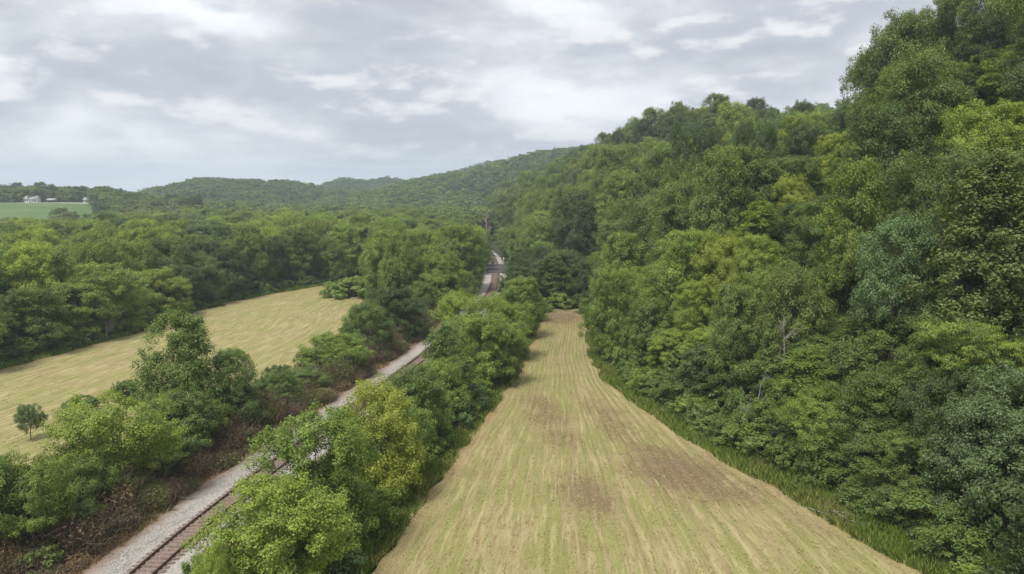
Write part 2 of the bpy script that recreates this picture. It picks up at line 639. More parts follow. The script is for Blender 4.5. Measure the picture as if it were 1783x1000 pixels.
# ------------------------------------------------------------------ hayfields
# field edges in metres: (distance along the valley, x)
FL = np.array([(10, -15.0), (30, -12.4), (46, -9.6), (55, -8.0), (66, -5.8), (84, -2.2), (101, 0.6), (132, 4.2), (152, 6.3), (160, 7.5)])
FR = np.array([(10, 33.5), (30, 31), (46, 27.8), (57, 24.3), (64, 21.7), (73, 18.6), (84, 16.0), (96, 13.4), (112, 13.0), (134, 14.8), (154, 15.8), (160, 15.0)])


def field_grid(name, LE, RE, y0, y1, dx, dy, mat, zbase):
    ny = int((y1 - y0) / dy)
    yv = np.linspace(y0, y1, ny)
    wmax = max(np.interp(yv, RE[:, 0], RE[:, 1]) - np.interp(yv, LE[:, 0], LE[:, 1]))
    nx = int(wmax / dx)
    U, Y = np.meshgrid(np.linspace(0, 1, nx), yv)
    xl, xr = np.interp(Y, LE[:, 0], LE[:, 1]), np.interp(Y, RE[:, 0], RE[:, 1])
    ragl, ragr = 0.55 * vnoise(Y / 2.3, Y * 0 + 1, 11) + 0.3 * vnoise(Y / 0.7, Y * 0, 12), 0.55 * vnoise(Y / 2.3, Y * 0 + 9, 13) + 0.3 * vnoise(Y / 0.7, Y * 0 + 4, 14)
    wid = xr - xl
    X = xl * (1 - U) + xr * U + ragl * np.exp(-U * wid / 0.8) + ragr * np.exp(-(1 - U) * wid / 0.8)
    S = U * (0.45 * wid + 0.55 * wmax)
    Z = zbase + 0.05 * np.sin(S * 2 * np.pi / 1.6 + 2.2 * vnoise(X / 7, Y / 14, 4)) + 0.09 * vnoise(X / 5, Y / 5, 6) + 0.03 * vnoise(X / 0.6, Y / 1.3, 8)
    edge = np.minimum(U, 1 - U) * wid
    Z = np.where(edge < 0.05, zbase - 0.2, Z)
    sw = np.stack([S, Y, 0 * S], -1)
    return grid_mesh(name, X, Y, Z, mat, {'swathe': ('FLOAT_VECTOR', 'POINT', sw), 'margin': ('FLOAT', 'POINT', edge)})


def spot(px, py, rx, ry, rot, amt):
    x, y = ground_at(px, py)
    return (x, y, rx, ry, rot, amt)


M['hay'] = hay_material('mown_hay', [spot(1180, 822, 6.7, 9.9, 0.35, 1.0), spot(1275, 850, 4.5, 6.2, 0.6, .7), spot(1020, 862, 3.8, 6.7, 0.2, .85), spot(960, 735, 3.8, 16.6, 0.15, .65),
                                     spot(1050, 720, 4.1, 16.6, 0.25, .55), spot(1080, 760, 2.8, 11.0, 0.3, .6), spot(985, 640, 3.8, 27.6, 0.05, .3), spot(1390, 905, 2.1, 6.4, .6, .5), spot(970, 552, 10.3, 16.6, 0, 0.85)])
add_obj('hayfield', field_grid('hayfield', FL, FR, 12, 160, 0.3, 0.42, M['hay'], 0.12), kind='structure')

LFL = np.array([(10, -90.0), (60, -79), (103, -73.6), (117, -71.1), (132, -68.6), (155, -68.5), (172, -66.0), (185, -60.0), (203, -51.6), (212, -44)])
# the railway: (y, x)
TRK = np.array([(-40, -27.5), (20, -25.6), (46, -24.1), (56.7, -22.9), (64.5, -21.7), (79.7, -18.8), (99.5, -15.3), (118.8, -12.2), (150, -8.2), (187, -5.3), (228, -5.1), (278, -6.9), (320, -10.5), (380, -19), (470, -36)])


def catmull(P, n=14):
    P = np.asarray(P, float)
    out = []
    for i in range(len(P) - 1):
        p0, p1, p2, p3 = P[max(i - 1, 0)], P[i], P[i + 1], P[min(i + 2, len(P) - 1)]
        t = np.linspace(0, 1, n, endpoint=False)[:, None]
        m1, m2 = (p2 - p0) * 0.5, (p3 - p1) * 0.5
        out.append((2 * t**3 - 3 * t**2 + 1) * p1 + (t**3 - 2 * t**2 + t) * m1 + (-2 * t**3 + 3 * t**2) * p2 + (t**3 - t**2) * m2)
    return np.concatenate(out + [P[-1:]])


TC = catmull(TRK[:, ::-1])            # x, y


def track_x(y):
    return np.interp(y, TC[:, 1], TC[:, 0])


LFR = np.array([(y, float(track_x(y)) - o) for y, o in [(10, 18), (46, 17), (65, 15.5), (80, 14.5), (100, 14.5), (120, 17), (150, 23), (175, 30), (190, 34), (203, 37), (212, 37)]])
M['hay_far'] = hay_material('mown_hay_pale', [], 0.02)
add_obj('hayfield', field_grid('hayfield', LFL, LFR, 12, 210, 0.6, 0.8, M['hay_far'], 0.12), kind='structure')

# ------------------------------------------------------------------ railway
tan2 = norm(np.gradient(TC, axis=0))
nor2 = np.stack([tan2[:, 1], -tan2[:, 0]], -1)        # to the east (field side)
arc = np.concatenate([[0], np.cumsum(np.linalg.norm(np.diff(TC, axis=0), axis=1))])


def along(s):
    x, y = np.interp(s, arc, TC[:, 0]), np.interp(s, arc, TC[:, 1])
    tx, ty = np.interp(s, arc, tan2[:, 0]), np.interp(s, arc, tan2[:, 1])
    return np.array([x, y]), norm(np.array([tx, ty]))


def ribbon(name, offs, zs, mat, s0=0, s1=None, step=0.6, rag=0.0):
    s1 = arc[-1] if s1 is None else s1
    ss = np.arange(s0, s1, step)
    x, y = np.interp(ss, arc, TC[:, 0]), np.interp(ss, arc, TC[:, 1])
    nx, ny = np.interp(ss, arc, nor2[:, 0]), np.interp(ss, arc, nor2[:, 1])
    O = np.tile(np.array(offs)[None, :], (len(ss), 1)).astype(float)
    Z = np.tile(np.array(zs)[None, :], (len(ss), 1)).astype(float)
    if rag:
        O[:, 0] += rag * vnoise(ss / 2.1, 0 * ss, 21) + rag * 0.5 * vnoise(ss / 0.8, 0 * ss, 22)
        O[:, -1] += rag * vnoise(ss / 2.1, 0 * ss, 23)
        Z[:, 1:-1] += 0.03 * vnoise(ss[:, None] / 0.9 + 0 * O[:, 1:-1], O[:, 1:-1] * 1.4, 24)
    X, Y = x[:, None] + nx[:, None] * O, y[:, None] + ny[:, None] * O
    return grid_mesh(name, X, Y, Z, mat, {'lateral': ('FLOAT', 'POINT', O)})


add_obj('trackside_soil', ribbon('trackside_soil', [-9.5, -7, -4, 0, 3], [-0.15, 0.06, 0.1, 0.1, -0.15], M['dry'], rag=0.8), kind='structure')
add_obj('ballast_bed', ribbon('ballast_bed', [-4.6, -4.0, -2.8, -1.9, -1.4, -0.7, 0, 0.7, 1.4, 1.9, 2.7, 3.2], [0.02, 0.17, 0.24, 0.30, 0.33, 0.34, 0.34, 0.34, 0.33, 0.28, 0.14, -0.05], M['ballast'], rag=0.35), kind='structure')

track = add_obj('railway_track', None, loc=(-24.1, 46, 0.3), label='single rusty railway track on pale ballast running beside the tree rows', cat='railway')
bx0 = np.array([-24.1, 46, 0.3])
S46 = np.interp(40, TC[:, 1], arc)
rail_prof = np.array([(-0.065, 0), (0.065, 0), (0.03, 0.03), (0.014, 0.05), (0.014, 0.125), (0.036, 0.14), (0.036, 0.17), (-0.036, 0.17), (-0.036, 0.14), (-0.014, 0.125), (-0.014, 0.05), (-0.03, 0.03)])
for sgn in (-1, 1):
    ss = np.arange(S46 - 25, arc[-1], 1.0)
    x, y = np.interp(ss, arc, TC[:, 0]), np.interp(ss, arc, TC[:, 1])
    nx, ny = np.interp(ss, arc, nor2[:, 0]), np.interp(ss, arc, nor2[:, 1])
    k = len(rail_prof)
    off = sgn * 0.7525 + rail_prof[None, :, 0]
    V = np.stack([x[:, None] + nx[:, None] * off, y[:, None] + ny[:, None] * off, np.tile(0.405 + rail_prof[None, :, 1], (len(ss), 1))], -1).reshape(-1, 3) - bx0
    i = np.arange(len(ss) - 1)[:, None] * k
    j = np.arange(k)[None, :]
    Fq = np.stack([i + j, i + (j + 1) % k, i + k + (j + 1) % k, i + k + j], -1).reshape(-1, 4)
    add_obj('rail', make_mesh('rail', V, [Fq], M['rail_steel']), track)


def bevel_box(sx, sy, sz, b):
    bm_V = []
    x, y = sx / 2, sy / 2
    ring0 = [(-x, -y), (x, -y), (x, y), (-x, y)]
    V = [(px_, py_, 0) for px_, py_ in ring0] + [(px_, py_, sz - b) for px_, py_ in ring0] + [((abs(px_) - b) * np.sign(px_), (abs(py_) - b) * np.sign(py_), sz) for px_, py_ in ring0]
    Fq = [[0, 1, 5, 4], [1, 2, 6, 5], [2, 3, 7, 6], [3, 0, 4, 7], [4, 5, 9, 8], [5, 6, 10, 9], [6, 7, 11, 10], [7, 4, 8, 11], [8, 9, 10, 11]]
    return np.array(V, float), np.array(Fq)


tv, tf = bevel_box(2.6, 0.23, 0.17, 0.02)
tie_me = make_mesh('tie', tv, [tf], M['tie_wood'])
rest = Soup()
for i in range(640):
    s = S46 + i * 0.56
    if s > arc[-1] - 1:
        break
    p, t = along(s)
    ang = math.atan2(t[1], t[0]) - math.pi / 2 + random.uniform(-0.035, 0.035)
    dz = random.uniform(-0.015, 0.012)
    if i < 300:
        o = add_obj('tie', tie_me, track, (p[0] - bx0[0] + random.uniform(-.06, .06), p[1] - bx0[1], 0.25 + dz - bx0[2]))
        o.rotation_euler = (0, 0, ang)
    else:
        c, s_ = math.cos(ang), math.sin(ang)
        rest.add(np.stack([tv[:, 0] * c - tv[:, 1] * s_ + p[0], tv[:, 0] * s_ + tv[:, 1] * c + p[1], tv[:, 2] + 0.25 + dz], -1) - bx0, tf)
add_obj('tie', rest.mesh('tie', M['tie_wood']), track, kind='stuff')


def stones():
    """loose ballast stones, too small to pick apart"""
    S = Soup()
    n = 15000
    u = rng.random(n) ** 1.7
    ss = S46 - 4 + u * 75
    off = rng.normal(-1.9, 1.0, n)
    k = rng.random(n) < 0.25
    off[k] = rng.uniform(-1.3, 2.4, k.sum())
    off = np.clip(off, -4.4, 2.6)
    x, y = np.interp(ss, arc, TC[:, 0]), np.interp(ss, arc, TC[:, 1])
    nx, ny = np.interp(ss, arc, nor2[:, 0]), np.interp(ss, arc, nor2[:, 1])
    z = np.interp(off, [-4.6, -4.0, -2.8, -1.9, -1.4, 0, 1.4, 1.9, 2.7], [0.02, 0.17, 0.24, 0.30, 0.33, 0.34, 0.33, 0.28, 0.14])
    C = np.stack([x + nx * off, y + ny * off, z + 0.01], -1)
    base = np.array([[1, 0, 0], [0, 1, 0], [-1, 0, 0], [0, -1, 0], [0, 0, 0.8], [0, 0, -0.8]], float)
    Fo = np.array([[0, 1, 4], [1, 2, 4], [2, 3, 4], [3, 0, 4], [1, 0, 5], [2, 1, 5], [3, 2, 5], [0, 3, 5]])
    V = base[None] * (rng.uniform(0.025, 0.06, (n, 1, 1)) * rng.uniform(0.6, 1.3, (n, 6, 1)))
    a = rng.random(n) * 6.28
    ca, sa = np.cos(a)[:, None], np.sin(a)[:, None]
    V = np.stack([V[..., 0] * ca - V[..., 1] * sa, V[..., 0] * sa + V[..., 1] * ca, V[..., 2]], -1) + C[:, None]
    S.add(V.reshape(-1, 3), (Fo[None] + (np.arange(n) * 6)[:, None, None]).reshape(-1, 3))
    return S.mesh('loose_gravel', M['stone'])


simple('stone', (0.22, 0.205, 0.19), (0.45, 0.425, 0.40), 20)
add_obj('loose_gravel', stones(), kind='stuff', label='loose pale ballast stones along the railway track', cat='gravel')

# ------------------------------------------------------------------ trees: shapes
def leaf_quads(C, N, ln, wd, droop=0.18):
    n = len(C)
    r = norm(rng.normal(size=(n, 3)))
    t = norm(np.cross(N, r))
    b = np.cross(N, t)
    ln = ln[:, None]
    wd = wd[:, None]
    tip = C + t * ln * 0.5
    tip[:, 2] -= droop * ln[:, 0]
    V = np.stack([C - t * ln * 0.5, C + b * wd * 0.5 + N * wd * 0.12, tip, C - b * wd * 0.5 + N * wd * 0.12], 1).reshape(-1, 3)
    Fq = np.arange(n * 4).reshape(n, 4)
    return V, Fq


def crown_lobes(g, H, W, base, shape, n, r0):
    """centres and radii of leaf clumps: an uneven crown"""
    C = []
    lean = g.normal(0, 0.05, 2)
    ph = g.random(4) * 6.28
    tries = 0
    while len(C) < n and tries < 6000:
        tries += 1
        t = g.random() ** 0.85                      # height fraction within crown
        if shape == 'round':
            R = math.sqrt(max(0.0, 1 - (abs(t - 0.42) / 0.60) ** 2.3))
        elif shape == 'tall':
            R = 0.95 * math.sqrt(max(0.0, 1 - (abs(t - 0.40) / 0.64) ** 2.0))
        elif shape == 'cone':
            R = (1 - t) ** 0.8 * 0.95 + 0.06
        elif shape == 'spread':
            R = math.sqrt(max(0.0, 1 - (abs(t - 0.62) / 0.64) ** 2.6))
        else:
            R = math.sqrt(max(0.0, 1 - (abs(t - 0.35) / 0.70) ** 2.0))
        a = g.random() * 6.2832
        R *= 1 + 0.17 * math.sin(2 * a + ph[0] + 2 * t) + 0.13 * math.sin(3 * a + ph[1] - 3 * t) + 0.10 * math.sin(5 * a + ph[2] + 5 * t)
        rad = W * 0.5 * R * (0.55 + 0.45 * g.random() ** 0.5)
        z = base + (H - base) * t
        p = np.array([math.cos(a) * rad + lean[0] * z, math.sin(a) * rad + lean[1] * z, z])
        r = r0 * (0.65 + 0.7 * g.random()) * (0.78 + 0.3 * R)
        p[2] = min(p[2], H - 0.6 * r)
        ok = all(np.linalg.norm(p - q) > 0.62 * min(r, rq) for q, rq in C)
        if ok:
            C.append((p, r))
    return C


def make_tree_shape(seed, H, W, base_f, shape, nl, r0, nleaf, ll, flat=0.72, hull=False, sub=7):
    g = np.random.default_rng(seed)
    base = H * base_f
    L = crown_lobes(g, H, W, base, shape, nl, r0)
    P = np.array([p for p, _ in L])
    R = np.array([r for _, r in L])
    # every clump is a few smaller sprays of leaves
    m = len(P) * sub
    idx = np.repeat(np.arange(len(P)), sub)
    d = norm(g.normal(size=(m, 3)) + [0, 0, 0.35])
    SPc = P[idx] + d * (R[idx] * g.uniform(0.55, 1.0, m))[:, None] * [1, 1, flat]
    SR = R[idx] * g.uniform(0.34, 0.56, m)
    wgt = SR ** 2
    cnt = np.maximum(1, (wgt / wgt.sum() * nleaf).astype(int))
    k = np.repeat(np.arange(m), cnt)
    n = len(k)
    dl = norm(g.normal(size=(n, 3)) + [0, 0, 0.25])
    C = SPc[k] + dl * (SR[k] * g.uniform(0.35, 1.12, n))[:, None] * [1, 1, flat]
    cen = np.array([P[:, 0].mean(), P[:, 1].mean(), base + (H - base) * 0.35])
    outw = norm(C - cen)
    N = norm(dl * 0.6 + outw * 0.5 + [0, 0, 0.38] + g.normal(size=(n, 3)) * 0.42)
    ln = ll * g.uniform(0.65, 1.35, n)
    V, Fq = leaf_quads(C, N, ln, ln * g.uniform(0.5, 0.75, n))
    sub_t = g.uniform(0, 1, m)
    lobe_t = g.uniform(0, 1, len(P))
    tint = np.clip(0.28 * sub_t[k] + 0.30 * lobe_t[idx[k]] + 0.42 * g.random(n), 0, 1)
    S = Soup()
    S.add(V, Fq, tint=tint)
    if hull:
        ico_v, ico_f = ICO
        hv = P[:, None] + ico_v[None] * (R * 0.9)[:, None, None] * [1, 1, flat] * g.uniform(0.8, 1.15, (len(P), len(ico_v), 1))
        S.add(hv.reshape(-1, 3), (ico_f[None] + (np.arange(len(P)) * len(ico_v))[:, None, None]).reshape(-1, 3), tint=np.repeat(lobe_t * 0.5, len(ico_f)))
    return S, P, R, base


def ico():
    p = (1 + 5 ** 0.5) / 2
    v = norm(np.array([(-1, p, 0), (1, p, 0), (-1, -p, 0), (1, -p, 0), (0, -1, p), (0, 1, p), (0, -1, -p), (0, 1, -p), (p, 0, -1), (p, 0, 1), (-p, 0, -1), (-p, 0, 1)], float))
    f = np.array([(0, 11, 5), (0, 5, 1), (0, 1, 7), (0, 7, 10), (0, 10, 11), (1, 5, 9), (5, 11, 4), (11, 10, 2), (10, 7, 6), (7, 1, 8), (3, 9, 4), (3, 4, 2), (3, 2, 6), (3, 6, 8), (3, 8, 9), (4, 9, 5), (2, 4, 11), (6, 2, 10), (8, 6, 7), (9, 8, 1)])
    return v, f


ICO = ico()


def trunk_mesh(seed, H, W, P, R, base, tr, mat, nlimb=14, name='trunk'):
    g = np.random.default_rng(seed + 99)
    S = Soup()
    cx, cy = P[:, 0].mean() * 0.5, P[:, 1].mean() * 0.5
    zs = np.array([-0.4, 0.0, 0.35, base * 0.6, base + 0.2 * (H - base), base + 0.5 * (H - base), base + 0.8 * (H - base)])
    w = g.normal(0, 0.12, (len(zs), 2)) * np.array([0, 0, .3, 1, 1.6, 2, 2.2])[:, None]
    pts = np.stack([w[:, 0] + cx * zs / H, w[:, 1] + cy * zs / H, zs], -1)
    S.add(*tube(pts, tr * np.array([1.7, 1.45, 1.08, 0.92, 0.66, 0.38, 0.12]), 8))
    pick = np.argsort(-R + g.random(len(R)) * 0.8)[:nlimb]
    for i in pick:
        e = P[i]
        z0 = base * 0.7 + max(0.0, (e[2] - base)) * g.uniform(0.25, 0.6)
        s = np.array([np.interp(z0, zs, pts[:, 0]), np.interp(z0, zs, pts[:, 1]), z0])
        mid = s + (e - s) * [0.5, 0.5, 0.42] + g.normal(0, 0.2, 3)
        end = s + (e - s) * 0.98
        tip = end + norm(end - s) * R[i] * 0.5
        r = tr * g.uniform(0.3, 0.48)
        S.add(*tube([s, mid, end, tip], [r, r * 0.7, r * 0.38, r * 0.12], 5))
        for _ in range(2):
            q = mid + (end - mid) * g.random()
            dd = norm(norm(e - s) + g.normal(0, 0.6, 3))
            S.add(*tube([q, q + dd * R[i] * 0.6, q + dd * R[i] * 1.0 + [0, 0, 0.1]], [r * 0.3, r * 0.18, r * 0.05], 4))
    return S.mesh(name, mat, True)


# nominal size of every near variant is kept in the table: (height, width)
NEAR = []


def near_variant(seed, H, W, base_f, shape, nl, r0, nleaf, ll, flat=0.9, tr=0.2):
    S, P, R, base = make_tree_shape(seed, H, W, base_f, shape, nl, r0, nleaf, ll, flat)
    z = np.concatenate([v[:, 2] for v in S.V])
    xy = np.concatenate([v[:, :2] for v in S.V])
    hh, ww = float(np.percentile(z, 99.7)), float(np.percentile(np.abs(xy), 98.5) * 2)
    NEAR.append((S.mesh('crown', M['leaf']), trunk_mesh(seed, H, W, P, R, base, tr, M['bark']), hh, ww))


near_variant(1, 14, 9.5, 0.07, 'round', 80, 1.5, 50065, 0.224)
near_variant(2, 14, 10, 0.06, 'round', 92, 1.35, 50065, 0.216)
near_variant(3, 14, 9, 0.04, 'round', 66, 1.75, 50065, 0.240)
near_variant(4, 15, 8, 0.06, 'tall', 84, 1.3, 47430, 0.216)
near_variant(5, 15, 8.5, 0.05, 'tall', 70, 1.5, 47430, 0.240)
near_variant(6, 12, 11, 0.16, 'spread', 92, 1.4, 50065, 0.216)
near_variant(7, 13, 7, 0.03, 'cone', 90, 1.05, 42160, 0.192)
near_variant(8, 13, 10, 0.10, 'spread', 70, 1.6, 42160, 0.224, 0.38)
near_variant(9, 13, 9.5, 0.33, 'round', 70, 1.4, 43400, 0.216)
near_variant(10, 13, 10.5, 0.34, 'spread', 70, 1.4, 43400, 0.216)
ROUND, TALL, SPREAD, CONE, TIER = (0, 1, 2), (3, 4), (5,), (6,), (7,)
SHRUB = []


def shrub_variant(seed, H, W, nl, r0, nleaf, ll):
    S, P, R, base = make_tree_shape(seed, H, W, 0.06, 'dome', nl, r0, nleaf, ll, 0.8)
    z = np.concatenate([v[:, 2] for v in S.V])
    S2 = Soup()
    g = np.random.default_rng(seed)
    for i in range(len(P)):
        e = P[i]
        st = np.array([e[0] * 0.15, e[1] * 0.15, -0.15])
        S2.add(*tube([st, st + (e - st) * [0.4, 0.4, 0.6], e], [0.05, 0.035, 0.012], 4))
    SHRUB.append((S.mesh('foliage', M['leaf']), S2.mesh('stem', M['bark'], True), float(np.percentile(z, 99.5)), W))


shrub_variant(21, 2.6, 3.0, 22, 0.62, 6000, 0.18)
shrub_variant(22, 2.2, 3.6, 26, 0.60, 6200, 0.17)
shrub_variant(23, 3.2, 2.8, 24, 0.60, 6200, 0.18)


shrub_variant(24, 5.0, 5.5, 60, 0.8, 18000, 0.17)
shrub_variant(25, 5.5, 5.0, 56, 0.85, 18000, 0.18)


def brush_variant(seed, H, W):
    """a tangle of dead stems with withered leaves"""
    g = np.random.default_rng(seed)
    S = Soup()
    L = Soup()
    for i in range(130):
        a, r = g.random() * 6.28, g.random() ** 0.6 * W * 0.42
        b = np.array([math.cos(a) * r, math.sin(a) * r, -0.1])
        h = H * g.uniform(0.35, 1.0)
        d = np.array([g.normal(0, 0.35), g.normal(0, 0.35), 1.0])
        m = b + d * h * 0.55
        e = m + (d + g.normal(0, 0.55, 3)) * h * 0.45
        S.add(*tube([b, m, e], [0.03, 0.02, 0.008], 3))
        for _ in range(3):
            q = m + (e - m) * g.random()
            S.add(*tube([q, q + g.normal(0, 0.28, 3), q + g.normal(0, 0.5, 3) + [0, 0, -0.1]], [0.014, 0.009, 0.004], 3))
    n = 1900
    a, r = g.random(n) * 6.28, np.sqrt(g.random(n)) * W * 0.5
    z = H * g.random(n) ** 0.8 * (1 - 0.35 * (r / (W * 0.5)) ** 2)
    C = np.stack([np.cos(a) * r, np.sin(a) * r, z], -1)
    ln = g.uniform(0.10, 0.28, n)
    V, Fq = leaf_quads(C, norm(g.normal(size=(n, 3)) + [0, 0, 0.4]), ln, ln * 0.5)
    L.add(V, Fq, tint=g.random(n))
    return (L.mesh('foliage', M['leaf']), S.mesh('stem', M['twig']), H, W)


BRUSH = [brush_variant(31, 2.6, 3.4), brush_variant(32, 2.0, 3.8), brush_variant(33, 3.2, 3.2)]

N_TREES = [0]


def put(kind, var, x, y, z, h, w, color, label, group, cat, tilt=0.0):
    tbl = {'tree': NEAR, 'shrub': SHRUB, 'dead_brush': BRUSH}[kind]
    A, B, H0, W0 = tbl[var]
    o = add_obj(kind if kind != 'tree' else 'broadleaf_tree', None, None, (x, y, z - 0.05), label=label, cat=cat, group=group)
    o.scale = (w / W0, w / W0 * random.uniform(0.92, 1.08), h / H0)
    o.rotation_euler = (random.uniform(-tilt, tilt), random.uniform(-tilt, tilt), random.random() * 6.283)
    add_obj('trunk' if kind == 'tree' else 'stem', B, o)
    add_obj('crown' if kind == 'tree' else 'foliage', A, o, color=color)
    N_TREES[0] += kind == 'tree'
    return o


# leaf colours (base colours, linear)
LIME = (0.263, 0.335, 0.060)
YEL = (0.294, 0.340, 0.060)
FRESH = (0.194, 0.268, 0.055)
MID = (0.139, 0.204, 0.050)
DARK = (0.087, 0.136, 0.042)
SILVER = (0.150, 0.220, 0.092)
OLIVE = (0.158, 0.212, 0.054)
NAMES = {LIME: 'lime green', YEL: 'yellow-green', FRESH: 'fresh green', MID: 'mid green', DARK: 'dark green', SILVER: 'silvery green', OLIVE: 'olive green'}


def jitter(c, s=0.10):
    f = 1 + random.uniform(-s, s)
    return tuple(max(0.005, v * f * (1 + random.uniform(-s, s) * 0.22)) for v in c)


def row_tree(px, py_base, py_top, wpx, col, shapes, label, group, y=None, cat='tree'):
    """a surveyed tree: foot seen at (px, py_base), top at row py_top, crown wpx wide"""
    x, yy = ground_at(px, py_base)
    if group == G_WEST:                       # behind the brush bank
        while x > track_x(yy) - 8.8 and yy < 240:
            x, yy = x * (yy + 0.5) / yy, yy + 0.5
        if py_base > 690:
            shapes = tuple({0: 8, 1: 8, 2: 8, 5: 9}.get(q, q) for q in shapes)
    else:                                     # between the rails and the hayfield
        for _ in range(200):
            if x < track_x(yy) + 4.6:
                x, yy = x * (yy - 0.4) / yy, yy - 0.4
        x = min(x, float(np.interp(yy, FL[:, 0], FL[:, 1])) - (3.6 if yy < 90 else 1.0))
    h = top_z(py_top, yy)
    w = (1.0 if group == G_WEST else 1.03) * wpx * (yy * CP + CAM_H * SP * 0.7) / F_PX
    return put('tree', random.choice(shapes), x, yy, 0.05, max(2.0, h), w, jitter(col, 0.06), label, group, cat, 0.04)


G_MID = 'trees in the strip between track and hayfield'
G_WEST = 'trees between the railway and the far hayfield'
# strip between the track and the near hayfield
ALLR = ROUND + TALL
for a in [
    (388, 1160, 958, 90, LIME, ROUND, 'small lime green treetop close beside the rails'),
    (488, 1085, 842, 205, LIME, ROUND, 'broad lime green tree overhanging the rails'),
    (602, 985, 718, 190, FRESH, (1,), 'tall fresh green tree leaning over the track'),
    (655, 965, 800, 130, MID, (0,), 'dark leafy tree on the field edge behind the lime tree'),
    (600, 1040, 905, 140, MID, (2,), 'low mid green tree on the field edge'),
    (705, 870, 665, 150, YEL, (0,), 'yellow-green tree full of pale sprays beside the track'),
    (765, 845, 700, 120, FRESH, (1,), 'fresh green tree at the grassy edge of the hayfield'),
    (795, 795, 640, 110, MID, (4,), 'mid green oval tree beside the hayfield edge'),
    (775, 720, 566, 95, MID, CONE, 'pointed green tree beside the gravel track'),
    (835, 735, 625, 110, FRESH, (2,), 'rounded fresh green tree where the hayfield narrows'),
    (842, 672, 545, 120, FRESH, (1,), 'wide fresh green tree hiding the track bend'),
    (868, 670, 570, 80, OLIVE, (0,), 'olive green tree at the narrowing field edge'),
    (826, 622, 512, 120, LIME, (5,), 'lime green spreading tree over the hidden rails'),
    (880, 625, 530, 90, FRESH, (2,), 'fresh green tree in the strip past the spreading lime tree'),
    (905, 590, 484, 78, FRESH, (3,), 'upright fresh green tree at the end of the strip'),
    (925, 560, 505, 50, MID, (0,), 'small mid green tree closing the field corner'),
]:
    row_tree(*a, G_MID)
# row between the track and the far hayfield
for a in [
    (45, 1010, 806, 160, FRESH, (5,), 'fresh green spreading tree above the bare brush'),
    (-40, 985, 790, 190, MID, (0,), 'mid green tree at the outer end of the western row'),
    (95, 990, 850, 150, MID, (0,), 'mid green tree below the spreading tree beside the brush'),
    (185, 905, 812, 120, OLIVE, (1,), 'olive green tree under the broad lime crown'),
    (275, 870, 765, 120, MID, (2,), 'mid green tree beside the bleached fallen branches'),
    (455, 780, 690, 90, MID, (0,), 'mid green low tree above the middle of the brush bank'),
    (535, 725, 640, 80, MID, (2,), 'mid green tree filling the gap before the round one'),
    (140, 945, 795, 130, MID, (1,), 'mid green tree between the spreading tree and the lime crown'),
    (215, 890, 692, 185, LIME, (5,), 'broad lime green tree shading the bare brush'),
    (330, 845, 680, 150, MID, (0,), 'mid green tree in front of the tallest western tree'),
    (322, 770, 543, 128, MID, (4,), 'tallest mid green tree of the western row'),
    (412, 765, 608, 95, MID, (3,), 'slender mid green tree next to the tallest one'),
    (405, 800, 675, 120, DARK, (2,), 'dark green tree hung with vines above the brush'),
    (488, 730, 645, 75, MID, (0,), 'low mid green tree in the gap of the western row'),
    (585, 700, 583, 122, FRESH, (1,), 'round fresh green tree beside the gravel track'),
    (640, 648, 524, 84, MID, (0,), 'mid green tree past the round fresh green one'),
    (690, 625, 500, 110, DARK, (1,), 'dark green tree above the brown bank'),
    (682, 590, 455, 66, OLIVE, (6,), 'olive green pointed tree rising over its neighbours'),
    (738, 600, 490, 70, MID, (2,), 'mid green tree leaning to the brown bank'),
    (760, 560, 455, 80, FRESH, (1,), 'fresh green tree near the track bend'),
    (800, 545, 440, 75, FRESH, (0,), 'fresh green rounded tree at the track bend'),
    (826, 520, 415, 60, FRESH, (3,), 'fresh green upright tree beside the far crossing'),
]:
    row_tree(*a, G_WEST)

